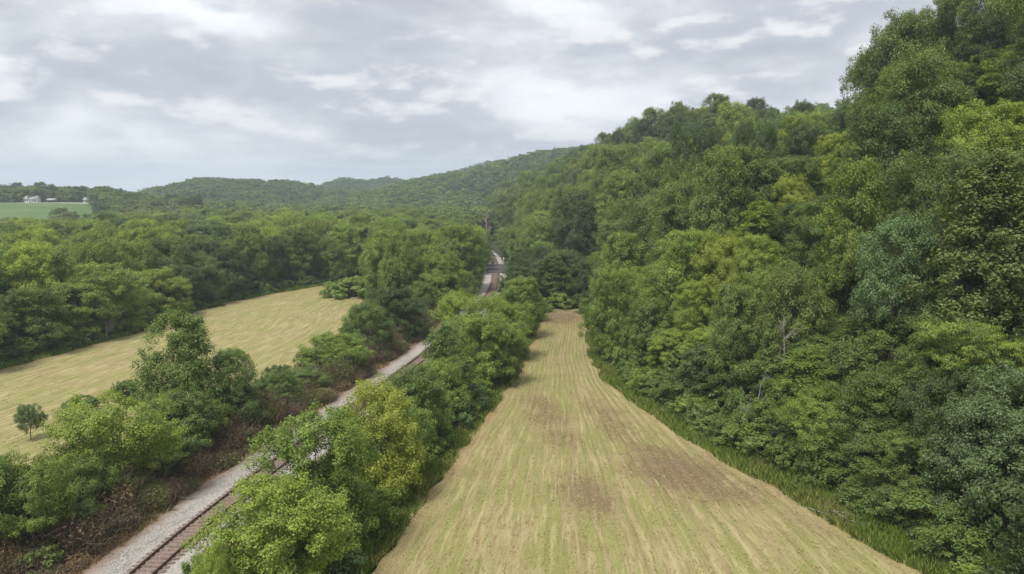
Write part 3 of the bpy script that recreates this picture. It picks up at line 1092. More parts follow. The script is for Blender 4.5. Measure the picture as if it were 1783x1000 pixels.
# surveyed trees of the hillside: column, top row, distance, crown width (m), colour
G_HILL = 'trees on the wooded hillside'
PLACED = []
TOPS = []
for (px, py, y, w, col, shapes, lab) in [
    (1612, 610, 64, 7.5, MID, (1,), 'mid green tree filling the hollow behind the olive bushy tree'),
    (1560, 650, 62, 6.5, MID, (4,), 'mid green oval tree behind the pile of dead branches'),
    (1665, 640, 62, 7.5, DARK, (0,), 'dark green tree between the creeper tree and the silvery corner tree'),
    (1742, 690, 52, 9.5, SILVER, (2,), 'silvery green dense tree at the hayfield corner'),
    (1800, 640, 60, 9, SILVER, (0,), 'silvery green tree uphill of the dense corner tree'),
    (1620, 800, 51, 6, OLIVE, (1,), 'olive green bushy tree beside the silvery corner tree'),
    (1490, 690, 66, 9, FRESH, (5,), 'fresh green spreading tree above the pile of dead branches'),
    (1620, 580, 71, 7, OLIVE, CONE, 'olive green tapering tree hung with creeper'),
    (1700, 560, 70, 9, FRESH, TIER, 'fresh green tree with flat layered branches'),
    (1770, 590, 66, 7, LIME, TIER, 'lime green layered tree beside the flat branched one'),
    (1175, 575, 92, 6, LIME, (1,), 'lime green rounded tree on the forest edge'),
    (1215, 490, 100, 6.5, LIME, (3,), 'lime green upright tree above the forest edge'),
    (1260, 405, 120, 9.5, YEL, (0,), 'yellow-green domed tree on the hillside'),
    (1320, 410, 118, 8.5, LIME, (1,), 'lime green domed tree touching the yellow-green dome'),
    (1085, 405, 122, 8, FRESH, (4,), 'fresh green tall tree on the forest corner'),
    (1060, 470, 110, 7, FRESH, (3,), 'fresh green tree at the corner with leaves to the ground'),
    (1570, 22, 118, 13, MID, (2,), 'mid green giant tree standing out on the skyline'),
    (1590, 85, 108, 13, MID, (0,), 'mid green broad tree below the skyline giant'),
    (1700, 178, 92, 10, LIME, (0,), 'bright lime green tree on the upper hillside'),
    (1775, 178, 90, 9, LIME, (1,), 'lime green tree joined to the bright upper one'),
    (1690, 30, 118, 9, DARK, (4,), 'dark green oval tree among the uppermost crowns'),
    (1640, -10, 125, 11, MID, (1,), 'mid green tree at the top of the steep slope'),
    (1392, 160, 205, 8, DARK, (3,), 'dark green narrow tree poking above the wooded crest'),
    (1400, 215, 190, 14, DARK, (0,), 'dark green wide tree under the narrow crest tree'),
    (1170, 197, 330, 16, DARK, (0,), 'dark green domed tree crowning the far hill shoulder'),
    (1125, 205, 335, 14, DARK, (1,), 'dark green tree beside the dome on the hill shoulder'),
    (1075, 228, 345, 9, DARK, (3,), 'small dark green tree at the end of the hill shoulder'),
    (1205, 213, 325, 12, DARK, (2,), 'dark green tree trailing the dome on the hill shoulder'),
    (1455, 232, 150, 9, YEL, (1,), 'yellow-green tree in the hollow below the crest'),
    (1380, 305, 135, 8, YEL, (0,), 'yellow-green tree midway up the slope'),
]:
    best = None
    for q in np.arange(max(50, y * 0.55), y * 1.12, 1.0):      # stand it where the slope gives it a natural height
        xq = (px - 891.5) / 1283 * q
        wq = w * q / y
        if xq < np.interp(q, XF_Y, XF_X) + 3:
            continue
        miss = abs(top_z(py, q) - float(land_h(xq, q)) - 1.35 * wq) + 0.05 * abs(q - y)
        if best is None or miss < best[0]:
            best = (miss, q, wq)
    if best is not None:
        y, w = float(best[1]), float(best[2])
    x = (px - 891.5) / 1283 * y
    z = float(land_h(x, y))
    h = top_z(py, y) - z
    h = float(np.clip(h, 6, 22 if y > 150 else 27))
    put('tree', random.choice(shapes), x, y, z, h, w, jitter(col, 0.05), lab, G_HILL, 'tree', 0.03)
    PLACED.append((x, y, w))
    TOPS.append((x, y, w, py))

# ------------------------------------------------------------------ scattered woodland
HINTS = [(1060, 330, 70, FRESH), (1180, 260, 60, FRESH), (950, 400, 60, FRESH), (1250, 300, 30, YEL), (1000, 430, 70, DARK), (950, 480, 60, DARK), (1330, 560, 60, OLIVE),
         (1500, 300, 60, FRESH), (1440, 500, 70, MID), (1560, 440, 60, SILVER), (1650, 420, 60, SILVER), (1560, 640, 80, DARK), (1120, 500, 50, FRESH), (1150, 400, 70, MID),
         (1260, 370, 60, MID), (1420, 640, 60, MID), (60, 430, 60, LIME), (120, 470, 80, FRESH), (230, 450, 70, FRESH), (480, 390, 60, LIME), (420, 400, 40, FRESH), (560, 400, 50, FRESH),
         (640, 390, 60, FRESH), (340, 410, 25, SILVER), (420, 470, 70, DARK), (560, 460, 70, MID), (270, 510, 60, DARK), (60, 560, 90, MID), (160, 540, 40, LIME), (740, 420, 80, FRESH)]


def pick_colour(px, py, base):
    best = None
    for hx, hy, r, c in HINTS:
        d = math.hypot(px - hx, py - hy) / r
        if d < 1 and (best is None or d < best[0]):
            best = (d, c)
    if best and random.random() < 0.75:
        return best[1]
    return random.choices([MID, FRESH, DARK, OLIVE, LIME, SILVER], base)[0]


def scatter(n, region, spacing, existing):
    """dart throwing with local spacing; region(n)->xy candidates"""
    cell = 6.0
    grid = {}

    def key(x, y):
        return int(x // cell), int(y // cell)
    for e in existing:
        grid.setdefault(key(e[0], e[1]), []).append(e)
    out = []
    for x, y in region(n):
        s = spacing(x, y)
        kx, ky = key(x, y)
        R = int(math.ceil((s + 6) / cell))
        ok = True
        for i in range(kx - R, kx + R + 1):
            for j in range(ky - R, ky + R + 1):
                for e in grid.get((i, j), ()):
                    if math.hypot(e[0] - x, e[1] - y) < 0.5 * (s + e[2] * 0.8):
                        ok = False
                        break
                if not ok:
                    break
            if not ok:
                break
        if ok:
            it = (x, y, s)
            grid.setdefault((kx, ky), []).append(it)
            out.append(it)
    return out


def hill_region(n):
    y = 38 + (rng.random(n) ** 1.35) * 620
    t = rng.random(n) ** 0.9 * 190
    x = np.interp(y, XF_Y, XF_X) + 2.5 + t
    k = rng.random(n) < 0.10                      # wood closing the end of the hayfield
    y[k] = 163 + rng.random(k.sum()) * 160
    xt = track_x(y[k]) + 7.6
    x[k] = xt + rng.random(k.sum()) * np.maximum(np.interp(y[k], XF_Y, XF_X) + 4 - xt, 0.5)
    col = 891.5 + 1283 * x / y
    ok = (col < 1960) & ~((y < 58) & (col < 1540)) & (x > track_x(y) + 7.5)
    return list(zip(x[ok], y[ok]))


def left_region(n):
    y = 95 + rng.random(n) ** 1.15 * 330
    x = -y * 0.80 + rng.random(n) * y * 0.85
    fl = np.interp(y, LFL[:, 0], LFL[:, 1])
    fr = np.interp(y, LFR[:, 0], LFR[:, 1])
    tx = track_x(y)
    wood = ((x < fl - 3.5) | (y > 213) & (x < tx - 6.5) | (y > 190) & (x > fr + 3) & (x < tx - 6.5) | (y > 150) & (x > fr + 5) & (x < tx - 7))
    ok = wood & (x < np.interp(y, XF_Y, XF_X) - 1)
    return list(zip(x[ok], y[ok]))


def edge_line(P, d, step):
    """points along a field edge, set back by d"""
    out = []
    for i in range(len(P) - 1):
        (ya, xa), (yb, xb) = P[i], P[i + 1]
        L = math.hypot(yb - ya, xb - xa)
        for s in np.arange(0, L, step):
            t = s / L
            out.append((xa + (xb - xa) * t + d + random.uniform(-1, 1), ya + (yb - ya) * t + random.uniform(-1, 1), 5.0))
    return out


random.seed(41)
rng = np.random.default_rng(41)
hill_trees = scatter(30000, hill_region, lambda x, y: 5.9 + 1.8 * random.random() + min(2.2, max(0.0, (y - 80) / 50)), PLACED)
left_trees = scatter(24000, left_region, lambda x, y: 6.6 + 1.8 * random.random() + min(2.0, max(0.0, (y - 120) / 60)), [])

ALL = []
for (x, y, s) in hill_trees:
    z = float(land_h(x, y))
    t = x - float(np.interp(y, XF_Y, XF_X))
    h = random.uniform(14.0, 22.0) * (0.58 if t < 6 else 1.0) * (0.85 if y < 75 else 1)
    w = random.uniform(0.78, 1.25) * (9.6 + min(3.0, max(0.0, (y - 80) / 40))) * (0.8 if t < 6 else 1.0)
    if t > 14 and random.random() < 0.13:
        h, w = h * 1.22, w * 1.2
    # near trees must not hide the surveyed ones
    px, py = proj(x, y, z + h)
    for (qx, qy, qw, qr) in TOPS:
        if qy - 55 < y < qy - 2 and abs(x / y - qx / qy) * qy < qw * 0.5 + w * 0.3 * qy / y:
            h = min(h, max(5.5, top_z(qr + 0.62 * qw * F_PX / qy, y) - z))
            w = min(w, h * 1.1)
    px, py = proj(x, y, z + h * 0.7)
    c = pick_colour(px, py, [6, 4, 4, 2, 1.1, 1.0])
    ALL.append(('hill', x, y, z, h, w, c))
for (x, y, s) in left_trees:
    z = float(flat_h(x, y))
    h = random.uniform(12.5, 18.0)
    w = random.uniform(8.2, 12.2) + min(3.0, max(0.0, (y - 120) / 60))
    fl = float(np.interp(y, LFL[:, 0], LFL[:, 1]))
    if abs(x - fl) < 7 and y < 212:
        h *= 0.8
    if y > 200 and x > -40:
        h *= 0.85
    px, py = proj(x, y, z + h * 0.7)
    if px < 175 and y > 200:
        h = min(h, max(6.0, top_z(381 + random.uniform(-4, 10), y) - z))
    c = pick_colour(px, py, [6, 6, 3, 2, 2, 0.5])
    ALL.append(('left', x, y, z, h, w, c))


def in_view(t):
    px, py = proj(t[1], t[2], t[3] + t[4] * 0.6)
    return -110 < px < 1890


ALL = [t for t in ALL if in_view(t)]
ALL.sort(key=lambda t: t[2])
BUDGET = 282 - N_TREES[0]
indiv, rest_trees = ALL[:BUDGET], ALL[BUDGET:]
for (zone, x, y, z, h, w, c) in indiv:
    v = random.choice(ROUND * 4 + TALL * 5 + SPREAD * 3 + CONE * 2 + TIER) if zone == 'hill' else random.choice(ROUND + TALL + ROUND)
    near_edge = x - float(np.interp(y, XF_Y, XF_X)) < 8 if zone == 'hill' else abs(x - float(np.interp(y, LFL[:, 0], LFL[:, 1]))) < 9
    form = 'round-crowned ' if v in ROUND else ('oval ' if v in TALL else ('pointed ' if v in CONE else ('layered ' if v in TIER else 'spreading ')))
    size = 'large ' if h * w > 205 else ('small ' if h * w < 135 else '')
    if zone == 'hill':
        tt = x - float(np.interp(y, XF_Y, XF_X))
        where = 'along the hillside foot by the hayfield' if near_edge else ('low on the wooded hillside' if tt < 20 else ('halfway up the wooded hillside' if tt < 45 else 'high on the wooded hillside'))
        if y > 158 and tt < 6:
            where = 'in the wood closing the end of the hayfield'
        grp = 'woodland trees on the hillside'
    else:
        gap = float(np.interp(y, LFL[:, 0], LFL[:, 1])) - x
        where = 'at the front of the valley wood facing the far hayfield' if near_edge else ('behind the front trees of the valley wood' if 0 < gap < 26 else ('deep in the valley wood' if gap > 0 else 'in the valley wood between the far hayfield and the track'))
        grp = 'trees of the valley wood'
    lab = size + form + NAMES[c] + ' tree ' + where
    put('tree', v, x, y, z, h, w, jitter(c, 0.19), lab, grp, 'tree', 0.05)

# ------------------------------------------------------------------ woods too far or too many to count: one mass each
M['mass_inst'] = leaf_material('leaf_mass_each', 'instance')


def mass_shapes(seed, nl, r0, nleaf, ll, sub, shapes):
    out = []
    for i, sh in enumerate(shapes):
        S, P, R, base = make_tree_shape(seed + i, 14, 9.5, 0.08, sh, nl, r0, nleaf, ll, 0.95, False, sub)
        out.append((S.mesh('tree_form', M['mass_inst']), 14.0, 9.5))
    return out


SH_MID = [(NEAR[i][0], NEAR[i][2], NEAR[i][3]) for i in (0, 1, 2, 3, 4, 5, 3, 4, 6)]
SH_FAR = mass_shapes(61, 40, 1.7, 5000, 0.62, 5, ['round', 'tall', 'round', 'spread'])
SH_HILL = mass_shapes(71, 26, 2.1, 1800, 0.95, 4, ['round', 'tall', 'round', 'round'])
FORMS = {}


def form_object(me):
    """a tree form that the woods repeat; not itself in the scene"""
    if me.name not in FORMS:
        FORMS[me.name] = bpy.data.objects.new('tree_form', me)
    return FORMS[me.name]


def mass(name, trees, shapes, label):
    n = len(trees)
    me = bpy.data.meshes.new(name)
    me.vertices.add(n)
    A = np.array([(x, y, z - 0.3) for (x, y, z, h, w, c) in trees], dtype=np.float32)
    me.vertices.foreach_set('co', A.ravel())
    var = np.array([random.randrange(len(shapes)) for _ in trees], dtype=np.int32)
    siz = np.array([(t[4] / shapes[v][2], t[4] / shapes[v][2], t[3] / shapes[v][1]) for t, v in zip(trees, var)], dtype=np.float32)
    rot = np.array([(random.uniform(-.06, .06), random.uniform(-.06, .06), random.random() * 6.283) for _ in trees], dtype=np.float32)
    hue = np.array([(*t[5], 1.0) for t in trees], dtype=np.float32)
    at = me.attributes.new('form', 'INT', 'POINT')
    at.data.foreach_set('value', var)
    for nm, typ, key, dat in (('size', 'FLOAT_VECTOR', 'vector', siz), ('turn', 'FLOAT_VECTOR', 'vector', rot), ('hue', 'FLOAT_COLOR', 'color', hue)):
        at = me.attributes.new(nm, typ, 'POINT')
        at.data.foreach_set(key, dat.ravel())
    ng = bpy.data.node_groups.new(name, 'GeometryNodeTree')
    ng.interface.new_socket('Geometry', in_out='INPUT', socket_type='NodeSocketGeometry')
    ng.interface.new_socket('Geometry', in_out='OUTPUT', socket_type='NodeSocketGeometry')
    N, Lk = ng.nodes, ng.links
    gi, go, jn = N.new('NodeGroupInput'), N.new('NodeGroupOutput'), N.new('GeometryNodeJoinGeometry')

    def named(nm, typ):
        q = N.new('GeometryNodeInputNamedAttribute')
        q.data_type = typ
        q.inputs['Name'].default_value = nm
        return q.outputs['Attribute']
    a_form, a_size, a_turn = named('form', 'INT'), named('size', 'FLOAT_VECTOR'), named('turn', 'FLOAT_VECTOR')
    e2r = N.new('FunctionNodeEulerToRotation')
    Lk.new(a_turn, e2r.inputs[0])
    for i, (fm, _, _) in enumerate(shapes):
        oi = N.new('GeometryNodeObjectInfo')
        oi.inputs['Object'].default_value = form_object(fm)
        oi.inputs['As Instance'].default_value = False
        cmp_ = N.new('FunctionNodeCompare')
        cmp_.data_type = 'INT'
        cmp_.operation = 'EQUAL'
        ins = [q for q in cmp_.inputs if q.enabled]
        Lk.new(a_form, ins[0])
        ins[1].default_value = i
        iop = N.new('GeometryNodeInstanceOnPoints')
        Lk.new(gi.outputs[0], iop.inputs['Points'])
        Lk.new(cmp_.outputs[0], iop.inputs['Selection'])
        Lk.new(oi.outputs['Geometry'], iop.inputs['Instance'])
        Lk.new(e2r.outputs[0], iop.inputs['Rotation'])
        Lk.new(a_size, iop.inputs['Scale'])
        Lk.new(iop.outputs[0], jn.inputs[0])
    sm = N.new('GeometryNodeSetMaterial')
    sm.inputs['Material'].default_value = M['mass_inst']
    Lk.new(jn.outputs[0], sm.inputs['Geometry'])
    Lk.new(sm.outputs[0], go.inputs[0])
    me.materials.append(M['mass_inst'])
    o = add_obj(name, me, kind='stuff', label=label, cat='forest')
    md = o.modifiers.new('trees', 'NODES')
    md.node_group = ng
    return o


hill_rest = [(x, y, z, h, w, jitter(c, 0.19)) for (zn, x, y, z, h, w, c) in rest_trees if zn == 'hill']
left_rest = [(x, y, z, h, w, jitter(c, 0.19)) for (zn, x, y, z, h, w, c) in rest_trees if zn == 'left']
mass('hillside_forest', hill_rest, SH_MID, 'green forest covering the upper and farther hillside')
mass('valley_forest', left_rest, SH_MID, 'green valley forest beyond the nearer wood')


def valley_far():
    out = []
    for _ in range(2600):
        y = 400 + random.random() ** 0.9 * 560
        col = random.uniform(-60, 960)
        x = (col - 891.5) / 1283 * y
        if hill_h(x, y) > 1.0:
            continue
        z = float(flat_h(x, y))
        px, py = proj(x, y, z)
        if col < 172 and 425 < math.hypot(x, y) < 715:      # the meadow stays open
            continue
        h = random.uniform(10, 16.5) if col > 300 else random.uniform(9, 14)
        if col < 178 and y < 560:
            h = top_z(381 + random.uniform(-3, 8), y) - z
            if h < 4:
                continue
        c = random.choices([MID, FRESH, DARK, OLIVE], [5, 3, 3, 2])[0]
        out.append((x, y, z, h, random.uniform(9, 14), jitter(c, 0.15)))
    return out


mass('distant_valley_forest', valley_far(), SH_FAR, 'distant forest filling the valley floor below the hills')


def ridge_wood(R, n, hlo, hhi, cols):
    name, prof, D, wf, wb = R
    out = []
    c0, c1 = prof[0][0] - 60, prof[-1][0] + 60
    c1 = min(c1, 1120)
    for _ in range(n):
        col = random.uniform(c0, c1)
        r = D - wf * 0.98 + random.random() ** 0.8 * (wf + 60)
        a = math.atan((col - 891.5) / 1283)
        x, y = r * math.sin(a), r * math.cos(a)
        z = float(ridge_h(np.array(x), np.array(y), R))
        if z < -2:
            continue
        out.append((x, y, z, random.uniform(hlo, hhi), random.uniform(11, 17), jitter(random.choice(cols), 0.18)))
    return out


mass('low_hill_forest', ridge_wood(RIDGES[0], 1500, 9, 15, [MID, DARK, MID, OLIVE]), SH_HILL, 'forest clothing the low rounded hill beyond the farm')
mass('middle_hill_forest', ridge_wood(RIDGES[1], 1300, 9, 15, [MID, DARK]), SH_HILL, 'forest clothing the double-humped hill in the middle')
mass('valley_ridge_forest', ridge_wood(RIDGES[2], 2600, 9, 15, [MID, DARK, MID, FRESH]), SH_HILL, 'forest clothing the long ridge at the valley head')
mass('high_ridge_forest', ridge_wood(RIDGES[3], 900, 9, 15, [MID, DARK]), SH_HILL, 'forest clothing the hazy ridge behind the valley head')

print('trees individual', N_TREES[0], 'rest hill', len(hill_rest), 'left', len(left_rest), 'far y', ALL[BUDGET][2] if len(ALL) > BUDGET else None)

random.seed(57)
rng = np.random.default_rng(57)
# ------------------------------------------------------------------ shrubs and brush
def side_pts(P, d0, d1, step, y0, y1):
    out = []
    y = y0
    while y < y1:
        x = float(np.interp(y, P[:, 0], P[:, 1]))
        out.append((x + random.uniform(d0, d1), y))
        y += step * random.uniform(0.6, 1.4)
    return out


SHC = {LIME: 'lime green', FRESH: 'fresh green', MID: 'mid green', DARK: 'dark green', OLIVE: 'olive green'}


def shrubs(pts, h0, h1, w0, w1, cols, where, group):
    for x, y in pts:
        c = random.choice(cols)
        hh, ww = random.uniform(h0, h1), random.uniform(w0, w1)
        size = 'tall ' if hh > h0 + 0.68 * (h1 - h0) else ('low ' if hh < h0 + 0.32 * (h1 - h0) else '')
        size += 'broad ' if ww > w0 + 0.7 * (w1 - w0) else ('narrow ' if ww < w0 + 0.3 * (w1 - w0) else '')
        put('shrub', random.randrange(3) if ww < 4.4 else random.choice((3, 4)), x, y, float(land_h(x, y)), hh, ww, jitter(c, 0.12), size + SHC[c] + ' shrub ' + where, group, 'shrub', 0.06)


shrubs(side_pts(FR, 2.2, 4.6, 2.3, 44, 152), 1.6, 3.4, 2.6, 4.6, [FRESH, MID, MID, OLIVE], 'at the foot of the wooded hillside beside the grass verge', 'shrubs along the hillside foot')
shrubs(side_pts(FR, 5.0, 9.0, 3.4, 46, 150), 2.5, 5.0, 3.5, 5.5, [MID, DARK, DARK, OLIVE], 'under the first trees of the hillside', 'understorey on the hillside')
shrubs([(float(np.interp(y, XF_Y, XF_X)) + t, y) for y, t in [(random.uniform(44, 85), random.uniform(4, 42)) for _ in range(46)]], 3.5, 6.5, 4.5, 7.0, [MID, DARK, DARK, OLIVE], 'in the understorey of the steep slope', 'understorey of the steep slope')
shrubs(side_pts(LFL, -5.5, -1.2, 2.5, 88, 203), 1.3, 3.0, 2.8, 5.0, [MID, DARK, MID, FRESH], 'in the bank along the wood beyond the far hayfield', 'shrub bank of the valley wood')
shrubs(side_pts(FL, -4.4, -2.3, 2.8, 40, 158), 1.8, 3.6, 2.8, 4.4, [MID, FRESH, FRESH, DARK], 'between the strip of trees and the hayfield', 'shrubs on the hayfield side of the strip')
TR2 = np.stack([TC[:, 1], TC[:, 0]], -1)
shrubs(side_pts(TR2, 4.6, 6.5, 4.4, 44, 175), 1.2, 2.8, 2.2, 3.6, [MID, FRESH, LIME], 'beside the rails on the strip side', 'shrubs beside the rails')
shrubs(side_pts(LFR, 1.0, 3.0, 4.2, 44, 150), 1.6, 3.4, 2.4, 4.2, [MID, DARK, OLIVE], 'below the western row facing the far hayfield', 'shrubs of the western row')
shrubs(side_pts(TR2, -8.5, -5.8, 6.0, 42, 160), 1.6, 2.6, 2.0, 3.2, [MID, OLIVE], 'growing among the dead brush beside the track', 'green shrubs in the dead brush')
shrubs([(x, 160.5 + random.uniform(-1.2, 1.5)) for x in np.arange(4.5, 19, 1.5)] + [(6.5, 156), (16.2, 157), (15.6, 153)], 1.4, 3.6, 2.6, 4.6, [MID, DARK, FRESH], 'closing the narrow end of the hayfield', 'shrubs at the end of the hayfield')
for (px, pb, pt, w, lab) in [(150, 722, 692, 4.2, 'round dark shrub at the hayfield side of the lime tree'), (224, 700, 664, 2.8, 'small upright shrub standing in the far hayfield'),
                             (585, 517, 490, 8, 'low green bush at the tip of the far hayfield'), (612, 518, 486, 9, 'broad bush joined to the one at the hayfield tip'), (640, 512, 482, 8, 'bush between the hayfield tip and the western row')]:
    x, y = ground_at(px, pb)
    put('shrub', random.randrange(3), x, y, 0.1, top_z(pt, y), w, jitter(MID if w < 5 else FRESH, 0.05), lab, None, 'shrub')
sx, sy = ground_at(54, 767)
sap = put('tree', 8, sx, sy, 0.12, top_z(706, sy), 2.5, (0.13, 0.19, 0.07), 'lone dark green sapling standing in the mown far hayfield', None, 'sapling')
sap.name = 'sapling'

BROWN, RUST = (0.175, 0.125, 0.078), (0.255, 0.175, 0.10)
for i, (x, y) in enumerate(side_pts(TR2, -9.2, -5.4, 0.85, 40, 185)):
    c = random.choice([BROWN, BROWN, RUST, OLIVE])
    h = random.uniform(2.0, 4.3) * (0.5 if x > track_x(y) - 6.4 else 1)
    put('dead_brush', random.randrange(3), x, y, 0.02, h, random.uniform(2.6, 4.2), jitter(c, 0.15), ('tall ' if h > 3.2 else ('low ' if h < 1.9 else '')) + {BROWN: 'brown', RUST: 'rusty', OLIVE: 'half-green'}[c] + (' withered brush against the gravel of the track' if x > track_x(y) - 6.4 else (' withered brush below the western tree row' if x < track_x(y) - 8.0 else ' withered brush on the bank beside the track')), 'withered brush along the track', 'brush', 0.1)

# ------------------------------------------------------------------ grass
def grass_mass(name, pts, hlo, hhi, wd, cols, label, lean=0.35):
    pts = np.asarray(pts, float)
    n = len(pts)
    z = np.maximum(land_h(pts[:, 0], pts[:, 1]), 0.0)
    a = rng.random(n) * 6.283
    h = rng.uniform(hlo, hhi, n)
    w = wd * rng.uniform(0.6, 1.4, n)
    B = np.stack([pts[:, 0], pts[:, 1], z - 0.05], -1)
    s = np.stack([np.cos(a) * w, np.sin(a) * w, 0 * a], -1)
    ln = rng.normal(0, lean, (n, 2)) * h[:, None]
    mid = B + np.concatenate([ln * 0.35, (h * 0.62)[:, None]], 1)
    tip = B + np.concatenate([ln, h[:, None]], 1)
    V = np.stack([B - s, B + s, mid + s * 0.7, tip, mid - s * 0.7], 1).reshape(-1, 3)
    base = (np.arange(n) * 5)[:, None]
    pat = vnoise(pts[:, 0] / 2.5, pts[:, 1] / 2.5, 40) * 0.5 + 0.5 + rng.normal(0, 0.22, n)
    ci = np.clip((pat * len(cols)).astype(int), 0, len(cols) - 1)
    C = np.array([(*c, 1.0) for c in cols])[ci]
    S = Soup()
    S.add(V, base + np.array([[0, 1, 2, 3, 4]]), tint=rng.random(n), hue=C)
    add_obj(name, S.mesh(name, M['mass']), kind='stuff', label=label, cat='grass')


def strip_pts(P, d0, d1, n, y0, y1, pw=1.0):
    y = y0 + rng.random(n) ** pw * (y1 - y0)
    x = np.interp(y, P[:, 0], P[:, 1])
    wv = 0.8 * vnoise(y / 3.0, y * 0, 44)
    return np.stack([x + d0 + wv * np.sign(d1 - d0) * 0.5 + rng.random(n) * (d1 - d0), y], -1)


GRN = [(0.19, 0.27, 0.05), (0.15, 0.225, 0.045), (0.24, 0.30, 0.07), (0.28, 0.28, 0.10)]
TAN = [(0.30, 0.20, 0.11), (0.36, 0.27, 0.15), (0.25, 0.15, 0.085), (0.22, 0.20, 0.08)]
grass_mass('tall_grass', strip_pts(FR, -1.0, 4.2, 52000, 42, 156, 1.5), 0.3, 1.0, 0.034, GRN, 'tall green grass verge along the foot of the wooded hillside')
grass_mass('verge_grass', strip_pts(FL, 0.3, -2.4, 22000, 40, 158, 1.5), 0.25, 0.8, 0.05, GRN, 'green grass verge along the strip of trees')
grass_mass('field_edge_grass', strip_pts(LFL, 0.2, -4.5, 20000, 80, 206), 0.3, 1.0, 0.08, GRN[:3], 'green weeds between the far hayfield and the wood')
grass_mass('trackside_grass', strip_pts(TR2, 2.5, 5.5, 14000, 42, 190, 1.5), 0.15, 0.6, 0.045, GRN + TAN[:1], 'green grass between the rails and the strip of trees')
grass_mass('dry_grass', strip_pts(TR2, -4.3, -7.0, 16000, 40, 235, 1.4), 0.2, 0.75, 0.045, TAN, 'dry tan grass between the gravel and the dead brush', 0.6)
grass_mass('row_grass', strip_pts(LFR, -0.5, 2.5, 9000, 40, 160, 1.4), 0.2, 0.7, 0.05, GRN, 'green grass below the western row of trees')


def undergrowth():
    """low leafy growth covering the slope under the trees"""
    n = 76000
    y = 36 + rng.random(n) ** 1.25 * 110
    t = 3.0 + rng.random(n) * 62
    x = np.interp(y, XF_Y, XF_X) + t
    z = hill_h(x, y)
    tall = 0.9 + 0.8 * vnoise(x / 3.0, y / 3.0, 61)
    C = np.stack([x, y, z + rng.random(n) * tall * 1.1], -1)
    ln = rng.uniform(0.22, 0.5, n)
    V, Fq = leaf_quads(C, norm(rng.normal(size=(n, 3)) * 0.5 + [-0.35, -0.2, 0.8]), ln, ln * 0.6)
    cols = np.array([(*MID, 1), (*DARK, 1), (*FRESH, 1), (*OLIVE, 1)])
    ci = np.clip(((vnoise(x / 6, y / 6, 62) * 0.5 + 0.5 + rng.normal(0, 0.15, n)) * 4).astype(int), 0, 3)
    S = Soup()
    S.add(V, Fq, tint=rng.random(n), hue=cols[ci])
    add_obj('undergrowth', S.mesh('undergrowth', M['mass']), kind='stuff', label='low leafy undergrowth covering the slope beneath the trees', cat='undergrowth')


undergrowth()


def hay_litter(name, LE, RE, n, y0, y1, pw, size, label):
    """cut straw lying on the stubble"""
    y = y0 + rng.random(n) ** pw * (y1 - y0)
    u = rng.random(n)
    x = np.interp(y, LE[:, 0], LE[:, 1]) * (1 - u) + np.interp(y, RE[:, 0], RE[:, 1]) * u
    a = np.pi / 2 + rng.normal(0, 0.3, n) + 0.25 * (0.5 - u)
    ln, w = size * rng.uniform(0.5, 1.5, n), size * rng.uniform(0.10, 0.22, n)
    t = np.stack([np.cos(a) * ln, np.sin(a) * ln, rng.normal(0, 0.03, n)], -1) * 0.5
    b = np.stack([-np.sin(a) * w, np.cos(a) * w, rng.normal(0, 0.03, n)], -1) * 0.5
    C = np.stack([x, y, 0.12 + 0.09 * vnoise(x / 5, y / 5, 6) + rng.uniform(0.06, 0.09, n)], -1)
    V = np.stack([C - t, C + b, C + t, C - b], 1).reshape(-1, 3)
    cols = np.array([(0.34, 0.28, 0.14, 1), (0.42, 0.36, 0.19, 1), (0.38, 0.32, 0.17, 1), (0.33, 0.30, 0.13, 1), (0.30, 0.29, 0.12, 1)])
    S = Soup()
    S.add(V, np.arange(n * 4).reshape(n, 4), tint=rng.uniform(0.45, 0.9, n), hue=cols[rng.integers(0, len(cols), n)])
    add_obj(name, S.mesh(name, M['mass']), kind='stuff', label=label, cat='hay')


hay_litter('cut_hay', FL, FR, 12000, 38, 150, 1.6, 0.36, 'cut straw lying over the near hayfield stubble')
hay_litter('cut_hay', LFL, LFR, 4000, 55, 205, 1.2, 0.6, 'cut straw lying over the far hayfield stubble')

# ------------------------------------------------------------------ bare trees, snags, dead wood
def bare_tree(name, x, y, z, H, W, mat, label, seed, tr=0.16, spread=0.55, levels=3):
    g = np.random.default_rng(seed)
    T_, B_ = Soup(), Soup()
    top = np.array([g.normal(0, 0.3), g.normal(0, 0.3), H * 0.72])
    pts = np.array([[0, 0, -0.4], [0.05, 0, H * 0.25], top * [0.6, 0.6, 0.7], top])
    T_.add(*tube(pts, [tr * 1.3, tr, tr * 0.7, tr * 0.25], 7))

    def grow(p, d, ln, r, lv):
        q = p + d * ln * 0.5 + g.normal(0, 0.06, 3) * ln
        e = q + norm(d + [0, 0, 0.15] + g.normal(0, 0.2, 3)) * ln * 0.5
        B_.add(*tube([p, q, e], [r, r * 0.7, r * 0.25], 4))
        if lv > 0:
            for _ in range(4):
                s = p + (e - p) * g.uniform(0.3, 1.0)
                grow(s, norm(d + g.normal(0, 0.6, 3) + [0, 0, 0.1]), ln * g.uniform(0.35, 0.65), r * 0.5, lv - 1)
    for i in range(9):
        f = g.uniform(0.35, 1.0)
        p = np.array([np.interp(f * H * 0.72, pts[:, 2], pts[:, k]) for k in range(3)])
        a = g.random() * 6.283
        d = norm(np.array([math.cos(a) * spread * 1.6, math.sin(a) * spread * 1.6, g.uniform(0.5, 1.2)]))
        grow(p, d, W * g.uniform(0.35, 0.55), tr * 0.45, levels - 1)
    o = add_obj(name, None, None, (x, y, z), label=label, cat='dead tree')
    add_obj('trunk', T_.mesh('trunk', mat, True), o)
    add_obj('branches', B_.mesh('branches', mat, True), o)
    return o


def at_col(px, y):
    return (px - 891.5) / 1283 * y


